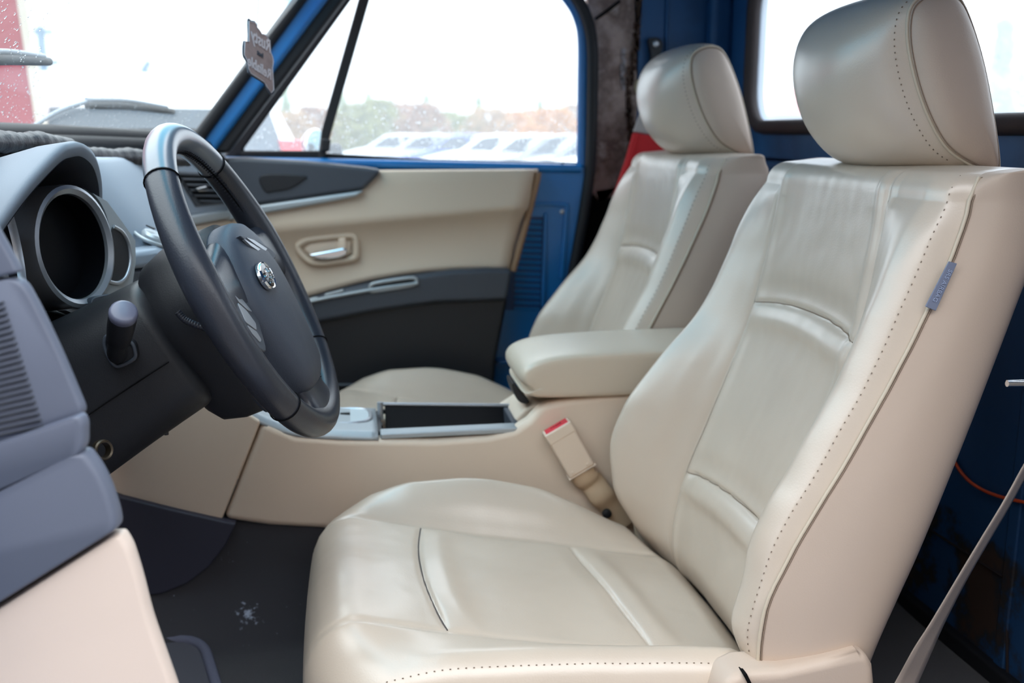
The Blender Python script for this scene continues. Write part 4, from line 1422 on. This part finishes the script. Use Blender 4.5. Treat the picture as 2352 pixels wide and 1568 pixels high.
# lower cover with trailing bits
slab('lower_cover', [(140, 940), (300, 930), (420, 960), (380, 990), (300, 1024), (240, 1064), (205, 1070), (150, 1000)], 1.20, 1.33, 'black', sc, .008)
tube('cover_clip', [at(381, 984, 1.22), at(382, 998, 1.22)], .003, 'black', sc, 8)
lathe('brass_ferrule', [(.0075, .000), (.0100, .000), (.0112, .002), (.0112, .008), (.0098, .0095), (.0080, .0085), (.0075, .001)], at(228, 1034, 1.05), (.75, -.62, .2), mat('aged_brass', (70, 62, 52), 0.4, metal=0.7), sc, 20, label='worn brass ring', cap=False)
slab('dash_underside', [(60, 700), (150, 720), (230, 760), (260, 900), (240, 1050), (120, 1080), (40, 900)], 1.34, 1.50, 'black', sc, .01)

# ------------------------------------------------------------------ steering wheel
sw = thing('steering_wheel', 'black leather three spoke steering wheel with a chrome badge', 'steering wheel', Wc)
RW = .192
NW = 120
rows = []
for i in range(NW):
    a = 2 * PI * i / NW
    d_ = wg * math.cos(a) + we * math.sin(a)
    deg = math.degrees(a) % 360
    thick = .0178
    for c_deg in (10, 170):
        dd = abs((deg - c_deg + 180) % 360 - 180)
        thick += .0022 * math.exp(-(dd / 22) ** 2)
    rows.append([Wc + d_ * (RW + thick * math.cos(q_) * 1.0) + wn * (thick * 1.02 * math.sin(q_)) for q_ in [2 * PI * j / 20 for j in range(20)]])
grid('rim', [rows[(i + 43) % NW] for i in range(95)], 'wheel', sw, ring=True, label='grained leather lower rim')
grid('rim_top', [rows[i] for i in range(17, 44)], mat('smooth_sky_lit_leather', (88, 97, 108), 0.30, spec=0.6, coat=0.5), sw, ring=True, label='smooth upper rim')  # smooth leather, its base colour lightened to carry the sky's reflection
for deg in (50, 130, 318, 222, 355, 185):
    a = math.radians(deg)
    d_ = wg * math.cos(a) + we * math.sin(a)
    lp = [Wc + d_ * (RW + .0186 * math.cos(q_)) + wn * (.019 * math.sin(q_)) for q_ in [2 * PI * j / 24 for j in range(24)]]
    if deg in (50, 130, 318, 222):
        tube('rim_seam', lp, .0008, 'deep_black', sw, 6, closed=True)
# lacing along the inside of the rim
items = []
for i in range(200):
    a = 2 * PI * i / 200
    deg = math.degrees(a)
    if 258 < deg < 282:
        continue
    d_ = wg * math.cos(a) + we * math.sin(a)
    t_ = -wg * math.sin(a) + we * math.cos(a)
    c_ = Wc + d_ * (RW - .0182)
    items.append((c_, t_ * .0006, wn * .0042 + t_ * .001, d_ * .0006))
joined_boxes('rim_lacing', items, mat('grey_thread', (52, 54, 62), 0.6), sw)
tube('rim_join', [Wc + (wg * math.cos(a) + we * math.sin(a)) * (RW - .0180) for a in [2 * PI * k / 90 for k in range(90)]], .0012, 'deep_black', sw, 6, closed=True)


def spoke(name, stations, m, lab=None):
    """stations: (centre g, u, n, half width vector (g, u), half thickness)"""
    rows_ = []
    for g_, u_, n_, (hg, hu), ht in stations:
        c_ = wl(g_, u_, n_)
        hv = wg * hg + we * hu
        rows_.append([c_ + hv * math.copysign(abs(math.cos(q_)) ** .7, math.cos(q_)) + wn * (ht * math.copysign(abs(math.sin(q_)) ** .7, math.sin(q_))) for q_ in [2 * PI * j / 24 for j in range(24)]])
    dense = []
    for j in range(24):
        dense.append(cat([r[j] for r in rows_], 5))
    rows_ = [[dense[j][i] for j in range(24)] for i in range(len(dense[0]))]
    return grid(name, rows_, m, sw, ring=True, cap0=True, cap1=True, label=lab)


for s_ in (-1, 1):
    spoke('spoke', [(s_ * .05, .02, -.006, (0, .046), .020), (s_ * .11, .014, -.006, (0, .038), .018), (s_ * .15, .012, -.005, (0, .034), .016), (s_ * .178, .012, -.002, (0, .046), .014), (s_ * .192, .010, 0, (0, .060), .010)], 'wheel', 'side spoke')
spoke('spoke', [(0, -.07, -.004, (.075, 0), .018), (0, -.12, -.005, (.062, 0), .016), (0, -.155, -.004, (.054, 0), .016), (0, -.176, -.001, (.066, 0), .014), (0, -.190, 0, (.082, 0), .010)], 'wheel', 'broad lower spoke')
def wp(px, py, n_):
    return atp(px, py, Wc + wn * n_, wn)


# airbag pad: a shield in the wheel plane, crowned towards the driver
shield = [(-.072, .053), (-.045, .069), (0, .075), (.045, .069), (.072, .053), (.094, .020), (.100, -.02), (.090, -.065), (.074, -.11), (.055, -.142), (.03, -.150), (0, -.152), (-.03, -.150), (-.055, -.142), (-.074, -.11), (-.090, -.065), (-.100, -.02), (-.094, .020)]
loop = cat([Vector((a, b, 0)) for a, b in shield], 4, True)
cu0, cv0 = 0.0, -.03
rows = []
for k_, n_ in ((1.0, -.050), (1.0, -.02), (1.0, .000), (.985, .010), (.95, .017), (.86, .022), (.7, .026), (.5, .029), (.25, .0305), (.02, .031)):
    rows.append([wl(cu0 + (p.x - cu0) * k_, cv0 + (p.y - cv0) * k_, n_) for p in loop])
grid('airbag_pad', rows, 'pad', sw, ring=True, cap0=True, cap1=True, label='charcoal airbag pad')
# boss behind the pad
bo = []
for k_, n_ in ((.55, -.115), (.80, -.112), (.93, -.10), (1.0, -.075), (1.02, -.04), (1.0, -.01)):
    bo.append([wl((p.x) * k_ * 1.02, (p.y - cv0) * k_ + cv0 * .8, n_) for p in loop])
grid('wheel_boss', bo, 'black', sw, ring=True, cap0=True, cap1=True, label='black rear cover of the hub')
bulge = cat([at(px, py, 1.135) for px, py in ((408, 716), (424, 733), (446, 744), (474, 754))], 12)
tube('stitched_edge', bulge, lambda t: .0040 + .0003 * math.sin(t * 75), 'wheel', sw, 10, label='stitched leather edge behind the spoke')
# switches on both spokes
near_p = [(506, 640), (530, 658), (558, 680), (587, 713), (602, 762), (612, 806), (590, 792), (556, 746), (528, 700)]
far_p = [(552, 540), (584, 548), (620, 570), (634, 586), (626, 598), (606, 584), (580, 564)]
for pp_, n_, m_, keys in ((near_p, .010, 'charcoal', ([(546, 694), (566, 712), (588, 742), (590, 758), (566, 740)], [(568, 746), (590, 761), (601, 780), (598, 786), (580, 766)], [(536, 672), (558, 688), (580, 716), (570, 712), (548, 692)])),
                          (far_p, .027, 'pad', ([(566, 545), (584, 551), (614, 571), (610, 576), (588, 562)], [(560, 548), (584, 562), (606, 578), (600, 580), (576, 564)]))):
    sp_ = prism('switch_panel', cat([wp(px, py, n_) for px, py in pp_], 3, True), wn * -.018, m_, sw, .002, 3, label='glossy switch panel on the spoke')
    for q_, kp in enumerate(keys):
        prism('switch_key', fillet([wp(px, py, n_ + .001) for px, py in kp], .003), wn * -.003, 'silver', sp_, .0008, 2, label='silver key')
# badge: chrome oval with a cluster of stars on black
bc = wp(609, 634, .0300)
bd = lathe('badge', [(.0175, -.002), (.0178, .002), (.0165, .0042), (.0150, .0032)], bc, wn, 'chrome', sw, 32, sx=1.55, uref=we, label='oval chrome badge')
lathe('badge_field', [(.0150, .002), (.0150, .0034), (.008, .0046), (.001, .005)], bc, wn, 'gloss_black', bd, 32, sx=1.55, uref=we)


def star(name, c, r, parent):
    pts_ = []
    for k in range(12):
        a = PI / 2 + PI * k / 6
        rr = r if k % 2 == 0 else r * .38
        pts_.append(c + wg * (rr * math.cos(a)) + we * (rr * math.sin(a)))
    prism(name, pts_, wn * .0022, 'chrome', parent, .0002, 1)


star('badge_star', bc + wg * -.011 + we * .003 + wn * .0044, .0052, bd)
for a, b in ((-.001, .0065), (.009, .004), (.010, -.005), (.000, -.002), (-.003, -.0085)):
    star('badge_star', bc + wg * a + we * b + wn * .0047, .0026, bd)
# moulded airbag mark low on the pad
letters('airbag_lettering', 'AIRBAG', wl(.03, -.105, .0255), wg, we, .0075, .0004, 'charcoal', sw)

# padded roll along the windscreen base
path = cat([at(px, py, y) for (px, py), y in (((-120, 318), 1.15), ((-20, 326), 1.3), ((60, 326), 1.42), ((130, 335), 1.52), ((205, 356), 1.66), ((270, 361), 1.78), ((345, 362), 1.90), ((430, 368), 2.08))], 16)
tube('padded_roll', path, lambda t: .0140 + .0026 * math.sin(t * 31) * math.sin(t * 13 + 1) + .0007 * math.sin(t * 150), mat('black_quilt', (34, 35, 42), 0.45, bump=0.5, scale=160), da, 14, label='wrinkled black leather roll along the windscreen base')

# ------------------------------------------------------------------ hanging card
ac = thing('hanging_card', 'brown card air freshener hanging on a cord, its lettering seen mirrored', 'air freshener', at(595, 130, 1.66))
ax_ = Vector((.037, .052, -.024))
ay_ = Vector((.002, .040, .080))
ay_ = (ay_ - ax_ * ay_.dot(ax_) / ax_.dot(ax_))
exn, eyn = ax_.normalized(), ay_.normalized()
ezn = exn.cross(eyn)
if ezn.y > 0:
    ezn = -ezn
co = at(595, 125, 1.66)


def cp(a, b, n_=0):
    return co + exn * a + eyn * b + ezn * n_


W_ = .036
outl = [(-.036, .006), (-.026, .010), (-.026, .047), (-.018, .050), (-.008, .053), (-.004, .046), (.003, .044), (.008, .040), (.013, .042), (.022, .042), (.028, .036), (.030, .018), (.035, .012), (.037, .004), (.034, -.010), (.036, -.030), (.037, -.048), (.030, -.056), (.020, -.050), (.012, -.044), (-.022, -.044), (-.027, -.038), (-.030, -.026), (-.038, -.018)]
prism('card_board', cat([cp(a, b) for a, b in outl], 3, True), ezn * -.002, 'card_dark', ac, 0, label='dark card edge')
prism('card_face', cat([cp(a * .92, b * .93, .0004) for a, b in outl], 3, True), ezn * -.0004, 'wood', ac, 0)
for y_ in (.049, ):
    pass
tube('card_border', [cp(a * .95, b * .95, .0005) for a, b in outl], .0007, 'card_line', ac, 6, closed=True)
letters('card_lettering', 'Rusty', cp(.004, .0245, .0010), exn, eyn, .0215, .0003, 'card_line', ac, mirror=True, tall=1.45, bold=.0004)
letters('card_lettering', 'Reliable', cp(.000, -.024, .0010), exn, eyn, .0185, .0003, 'card_line', ac, mirror=True, tall=1.35, bold=.0004)
letters('card_lettering', 'but', cp(.002, .001, .0010), exn, eyn, .011, .0003, 'card_dark', ac, mirror=True, bold=.0004)
tube('cord', [cp(-.004, .047), at(594, 0, 1.66), at(594, -150, 1.66)], .0007, 'string', ac, 6)

# ------------------------------------------------------------------ floor mat
fm = thing('floor_mat', 'grey carpet mat with a bound edge in the driver footwell', 'mat', (-.25, 1.2, ZF))
c0 = atz(462, 1456, -.775)
c1 = atz(497, 1568, -.775)
dirm = (c1 - c0).normalized()
mo = fillet([c0 + Vector((-.45, .01, 0)), c0, c0 + dirm * .5, c0 + dirm * .5 + Vector((-.45, 0, 0))], .055, 7)
for p in mo:
    p.z = -.790
prism('pile', mo, (0, 0, .010), 'mat_pile', fm, .003)
tube('bound_edge', [p + Vector((0, 0, .009)) for p in mo], .0085, 'mat_edge', fm, 10, closed=True)

# ================================================================== OUTSIDE
# wiper blades on the windscreen
def wiper(label, pa, pb, pc, ya, yb, arm_to):
    t = thing('wiper', label, 'wiper', arm_to)
    a, b, c = pa, pb, pc
    tube('wiper_blade', [a, b, c], lambda q_: .0075 * (1 - .6 * abs(q_ - .4) ** 2), 'rubber', t, 8, n=8, flat=.7)
    tube('wiper_holder', [a + Vector((0, 0, .009)), b + Vector((0, 0, .010)), c.lerp(b, .15) + Vector((0, 0, .007))], .0040, 'dashgrey', t, 8, n=8)
    tube('wiper_arm', [a.lerp(b, .1) + Vector((0, 0, .008)), a.lerp(arm_to, .5) + Vector((0, 0, .008)), arm_to], .0040, 'dashgrey', t, 8, n=4)
    return t


def onw(px, py, o=.008):
    """Point on the outside of the windscreen along a line of sight."""
    lo, hi = 0.9, 2.4
    best = None
    for k in range(151):
        y = .74 + 1.54 * k / 150
        p = at(px, py, y)
        h = p.z - wbase(y).z
        d_ = abs(p.x - wpt(y, max(0, h)).x)
        if best is None or d_ < best[0]:
            best = (d_, p)
    return best[1] + wnormal(None) * o


wiper('wiper blade resting across the passenger side of the wet windscreen', onw(208, 248), onw(300, 250), onw(406, 262), 0, 0, onw(85, 298))
wiper('wiper blade at the left edge of the windscreen in front of the red wall', onw(-60, 150), onw(30, 146), onw(126, 150), 0, 0, onw(-260, 270))

# red wall end at the left
rw = thing('red_wall', 'red painted shed wall end with a pale corner post at the far left', 'wall', (-4.2, 5.0, -1.5))
Yr = 5.0
a0, a1 = at(38, -40, Yr), at(94, 330, Yr)
sl_ = (a1 - a0) / (a1.z - a0.z)
lowp = a0 + sl_ * (-1.5 - a0.z)
topp = a0 + sl_ * (1.8 - a0.z)
prism('wall_cladding', [topp, lowp, lowp + Vector((-3.5, 0, 0)), topp + Vector((-3.5, 0, 0))], (0, .04, 0), mat('red_cladding', (150, 22, 40), 0.5, var=0.15, vscale=1.5), rw, .01)
prism('corner_post', [topp + Vector((.03, -.01, 0)), lowp + Vector((.03, -.01, 0)), lowp + Vector((-.01, -.01, 0)), topp + Vector((-.01, -.01, 0))], (0, .06, 0), mat('pale_post', (196, 186, 170), 0.6), rw, .005)


def car(label, loc, yaw, body_rgb, kind='hatch', group=None, s=1.0, glass=(46, 56, 68)):
    t = thing('parked_car', label, 'car', loc, group)
    bm_ = mat('car_paint', body_rgb, 0.25, coat=0.5)
    gm = mat('car_glass', glass, 0.08)
    Rm = Matrix.Rotation(yaw, 3, 'Z')
    L = Vector(loc)
    tr = lambda x, y, z: L + Rm @ Vector((x * s, y * s, z * s))
    if kind == 'van':
        prof = [(2.15, .45), (2.2, .75), (2.1, .98), (1.5, 1.12), (1.15, 1.2), (.55, 1.78), (0, 1.86), (-1.2, 1.86), (-1.95, 1.80), (-2.2, 1.2), (-2.25, .8), (-2.2, .4), (-1.9, .3), (1.9, .3)]
        belt, ws_, rs_ = 1.15, ((1.12, 1.22), (.58, 1.74)), ((-2.20, 1.20), (-2.03, 1.62))
        sw_ = [[(.9, 1.2), (.45, 1.7), (-.25, 1.74), (-.25, 1.2)], [(-.35, 1.2), (-.35, 1.74), (-1.1, 1.74), (-1.1, 1.2)], [(-1.2, 1.2), (-1.2, 1.74), (-1.8, 1.68), (-1.98, 1.2)]]
    else:
        prof = [(2.02, .36), (2.08, .58), (1.98, .74), (1.2, .93), (.9, .99), (.2, 1.42), (-.4, 1.48), (-1.1, 1.44), (-1.75, 1.10), (-2.05, .98), (-2.12, .62), (-2.05, .36), (-1.85, .27), (1.85, .27)]
        belt, ws_, rs_ = .97, ((.90, 1.0), (.26, 1.395)), ((-1.74, 1.11), (-1.18, 1.41))
        sw_ = [[(.72, 1.0), (.2, 1.36), (-.3, 1.41), (-.3, 1.0)], [(-.4, 1.0), (-.4, 1.41), (-1.0, 1.38), (-1.45, 1.12), (-1.45, 1.02)]]
    rows_ = []
    for y, k_ in ((-.86, 1), (-.80, .3), (-.4, 0), (.4, 0), (.80, .3), (.86, 1)):
        r_ = []
        for x, z in prof:
            tum = max(0, z - belt) * .38
            yy = math.copysign(abs(y) - tum, y)
            r_.append(tr(x * (1 - .03 * k_), yy, z - (.03 * k_ if z > .9 else 0)))
        rows_.append(r_)
    grid('body', rows_, bm_, t, ring=True, cap0=True, cap1=True, angle=40)
    def pane(nm, p_, y0, y1):
        pass
    for nm, (lo, hi), o_ in (('windscreen', ws_, .02), ('rear_window', rs_, -.02)):
        w0, w1_ = .66, .58
        pts_ = [tr(lo[0] + o_, -w0, lo[1] + .01), tr(lo[0] + o_, w0, lo[1] + .01), tr(hi[0] + o_, w1_, hi[1] + .012), tr(hi[0] + o_, -w1_, hi[1] + .012)]
        prism(nm, pts_, Rm @ Vector((-.02 if o_ > 0 else .02, 0, -.01)), gm, t, .0)
    for sgn in (-1, 1):
        for poly in sw_:
            pts_ = [tr(x, sgn * (.868 - max(0, z - belt) * .38), z) for x, z in poly]
            prism('side_window', pts_, Rm @ Vector((0, sgn * -.02, 0)), gm, t, 0)
        zz = .66 if kind != 'van' else .85
        prism('headlight', [tr(2.06, sgn * .80, zz + .06), tr(2.08, sgn * .48, zz + .03), tr(2.09, sgn * .50, zz - .08), tr(2.06, sgn * .80, zz - .05)] if kind != 'van' else [tr(2.2, sgn * .8, zz + .1), tr(2.2, sgn * .5, zz + .08), tr(2.22, sgn * .5, zz - .08), tr(2.2, sgn * .8, zz - .08)], Rm @ Vector((-.05, 0, 0)), mat('lamp_glass', (210, 216, 224), 0.1), t, .01)
        zt_ = zz if kind != 'van' else 1.22
        prism('tail_light', [tr(-2.16, sgn * .84, zt_ + .24), tr(-2.16, sgn * .60, zt_ + .24), tr(-2.2, sgn * .62, zt_ + .04), tr(-2.2, sgn * .84, zt_ + .04)], Rm @ Vector((.08, 0, 0)), mat('tail_lamp', (226, 30, 44), 0.2), t, .01)
        for xw in (1.25, -1.25):
            lathe('wheel', [(.20, -.08), (.30, -.09), (.32, -.04), (.32, .04), (.30, .09), (.20, .08)], tr(xw, sgn * .80, .32), Rm @ Vector((0, 1, 0)), 'rubber', t, 18)
    prism('grille', [tr(2.07, -.42, .60), tr(2.07, .42, .60), tr(2.085, .42, .50), tr(2.085, -.42, .50)] if kind != 'van' else [tr(2.2, -.42, .78), tr(2.2, .42, .78), tr(2.21, .42, .6), tr(2.21, -.42, .6)], Rm @ Vector((-.04, 0, 0)), 'black', t, 0)
    return t


car('pale van with a red tail light parked close by beyond the A pillar', (-1.75, 7.7, -1.5), math.radians(112), (244, 248, 250), 'van', s=1.0, glass=(44, 62, 76))
cols_ = [((214, 220, 228), 'white'), ((188, 196, 206), 'pale grey'), ((60, 84, 170), 'blue'), ((232, 236, 240), 'white'), ((226, 230, 236), 'white'), ((120, 126, 140), 'mid grey'), ((108, 116, 132), 'dark grey'), ((230, 232, 236), 'white'), ((238, 240, 242), 'white')]
ordn = ['first', 'second', 'third', 'fourth', 'fifth', 'sixth', 'seventh', 'eighth', 'ninth']
for k, (rgb, nm) in enumerate(cols_):
    px = 800 + 66 * k
    Yc = 36 - 2.0 * k
    p = at(px - 40, 305, Yc) + Vector((2.05, 0, 0))
    car('%s parked car, %s from the left in the row beyond the window' % (nm, ordn[k]), (p.x, Yc, -1.5), math.radians(180), rgb, 'hatch', 'parked cars in a row beyond the passenger window', s=1.0)


def shrub(name, label, cat_, loc, h, w, rgb, n_, group, tall=False):
    t = thing(name, label, cat_, loc, group)
    L = Vector(loc)
    rr = random.Random(hash((round(loc[0] * 10), n_)) & 0xffff)
    v, f = [], []
    for k in range(n_):
        z = rr.random()
        rad = w * (.35 + .65 * math.sin(PI * min(1, z * .85 + .12))) * (rr.random() ** .5)
        if tall:
            rad = w * (1 - z * .8) * (rr.random() ** .6)
        a = rr.uniform(0, 2 * PI)
        c_ = L + Vector((rad * math.cos(a), rad * math.sin(a), h * (.08 + .92 * z)))
        sz = rr.uniform(.05, .16) * (h / 2.5)
        d1_ = Vector((rr.gauss(0, 1), rr.gauss(0, 1), rr.gauss(0, 1) + .8)).normalized() * sz
        d2_ = d1_.orthogonal().normalized() * sz * .45
        i0 = len(v)
        v += [c_ - d1_, c_ + d2_, c_ + d1_, c_ - d2_]
        f.append((i0, i0 + 1, i0 + 2, i0 + 3))
    o = mesh('foliage', v, f, mat('foliage', rgb, 0.9, spec=0.1), t, smooth=False)
    o['kind'] = 'stuff'
    for k in range(3):
        b0 = L + Vector((rr.uniform(-.1, .1), rr.uniform(-.1, .1), 0))
        tube('stem', [b0, L + Vector((rr.uniform(-.4, .4) * w, rr.uniform(-.4, .4) * w, h * .55)), L + Vector((rr.uniform(-.6, .6) * w, rr.uniform(-.6, .6) * w, h * .92))], lambda q_: .05 * (1 - .8 * q_) * h / 3, mat('bark', (120, 104, 92), 0.9), t, 6, n=3)
    return t


tones = [((150, 124, 96), 'tan'), ((118, 120, 76), 'olive'), ((140, 110, 92), 'brown'), ((172, 122, 74), 'russet')]
ordb = ['first', 'second', 'third', 'fourth', 'fifth', 'sixth', 'seventh', 'eighth', 'ninth', 'tenth', 'eleventh', 'twelfth', 'thirteenth', 'fourteenth']
for k in range(14):
    px = 672 + 50 * k
    Yc = 50 + 3.6 * (k % 3)
    p = at(px, 303, Yc)
    hh = (2.5, 2.8, 2.6, 2.9, 3.2, 3.1, 2.9, 2.6, 2.5, 2.7, 2.6, 2.8, 2.7, 3.0)[k]
    rgb, nm = tones[(0, 2, 0, 1, 1, 2, 2, 1, 1, 0, 3, 3, 3, 0)[k]]
    shrub('bush', '%s bare bush, %s from the left in the line beyond the parked cars' % (nm, ordb[k]), 'bush', (p.x, Yc, -1.5), hh, 1.55, rgb, 1500, 'bushes beyond the car park')
wt = ['seen through the vent window', 'rising left of the middle of the door window', 'rising behind the middle bushes', 'rising in the right half of the door window', 'near the pillar end of the door window', 'beside the division bar']
for k, px in enumerate((660, 850, 980, 1100, 1240, 790)):
    p = at(px, 303, 66)
    shrub('poplar', 'pale green slim tree %s' % wt[k], 'tree', (p.x, 66, -1.5), (4.2, 4.0, 3.9, 3.8, 3.6, 3.9)[k], .75, (164, 180, 150), 600, 'slim trees behind the bushes', True)
# poles seen through the windscreen
for (px, py0, Yc, lab, arms) in ((92, 60, 30, 'grey utility pole with two crossarms beside the red wall', True), (335, 150, 40, 'slim lamp post rising behind the van', False)):
    p = at(px, py0, Yc)
    t = thing('utility_pole' if arms else 'lamp_post', lab, 'pole', (p.x, Yc, -1.5))
    pm = mat('weathered_pole', (120, 140, 158), 0.8)
    tube('pole', [Vector((p.x, Yc, -1.5)), Vector((p.x, Yc, p.z))], .11 if arms else .09, pm, t, 10)
    if arms:
        for dz, hl in ((-.15, .42), (-.95, .5)):
            box('crossarm', (p.x - .1, Yc, p.z + dz), (2 * hl, .12, .12), pm, t, .01)
    else:
        tube('lamp_arm', [Vector((p.x, Yc, p.z - .55)), Vector((p.x - .12, Yc, p.z - .2)), Vector((p.x + .10, Yc, p.z + .1))], .10, pm, t, 8, n=4)
        lathe('lamp_head', [(.02, -.12), (.13, -.06), (.16, 0), (.05, .05)], Vector((p.x + .12, Yc, p.z + .1)), (1, 0, .5), pm, t, 12)
# house and trees seen through the rear window
hp = at(1790, 300, 22)
hs_ = thing('house', 'grey rendered house with a red tiled roof behind the truck', 'house', (hp.x, 22, -1.5))
hx, hy = hp.x + .4, 22
box('wall', (hx, hy, -.55), (2.6, 3.5, 1.9), mat('grey_render', (178, 180, 186), 0.8), hs_, 0)
rv = [(hx - 1.45, hy - 2, .38), (hx + 1.45, hy - 2, .38), (hx - .1, hy - 1.7, 1.0), (hx - 1.45, hy + 2, .38), (hx + 1.45, hy + 2, .38), (hx - .1, hy + 1.7, 1.0)]
mesh('roof', rv, [(0, 1, 2), (3, 5, 4), (0, 2, 5, 3), (1, 4, 5, 2), (0, 3, 4, 1)], mat('red_tiles', (214, 62, 58), 0.7), hs_, smooth=False)
for dx in (-.7, .5):
    box('window', (hx + dx, hy - 1.76, -.3), (.6, .06, .7), mat('house_glass', (90, 100, 112), 0.1), hs_, .01)
for k, (px, Yc, h, w, rgb, lab, tall) in enumerate(((2335, 16, 2.6, .9, (140, 160, 150), 'pale leafy tree right of the driver headrest', False), (2286, 30, 5.0, .8, (110, 130, 150), 'dark pointed conifer just right of the driver headrest', True))):
    p = at(px, 300, Yc)
    shrub('tree', lab, 'tree', (p.x, Yc, -1.5), h, w, rgb, 700, 'trees behind the truck', tall)
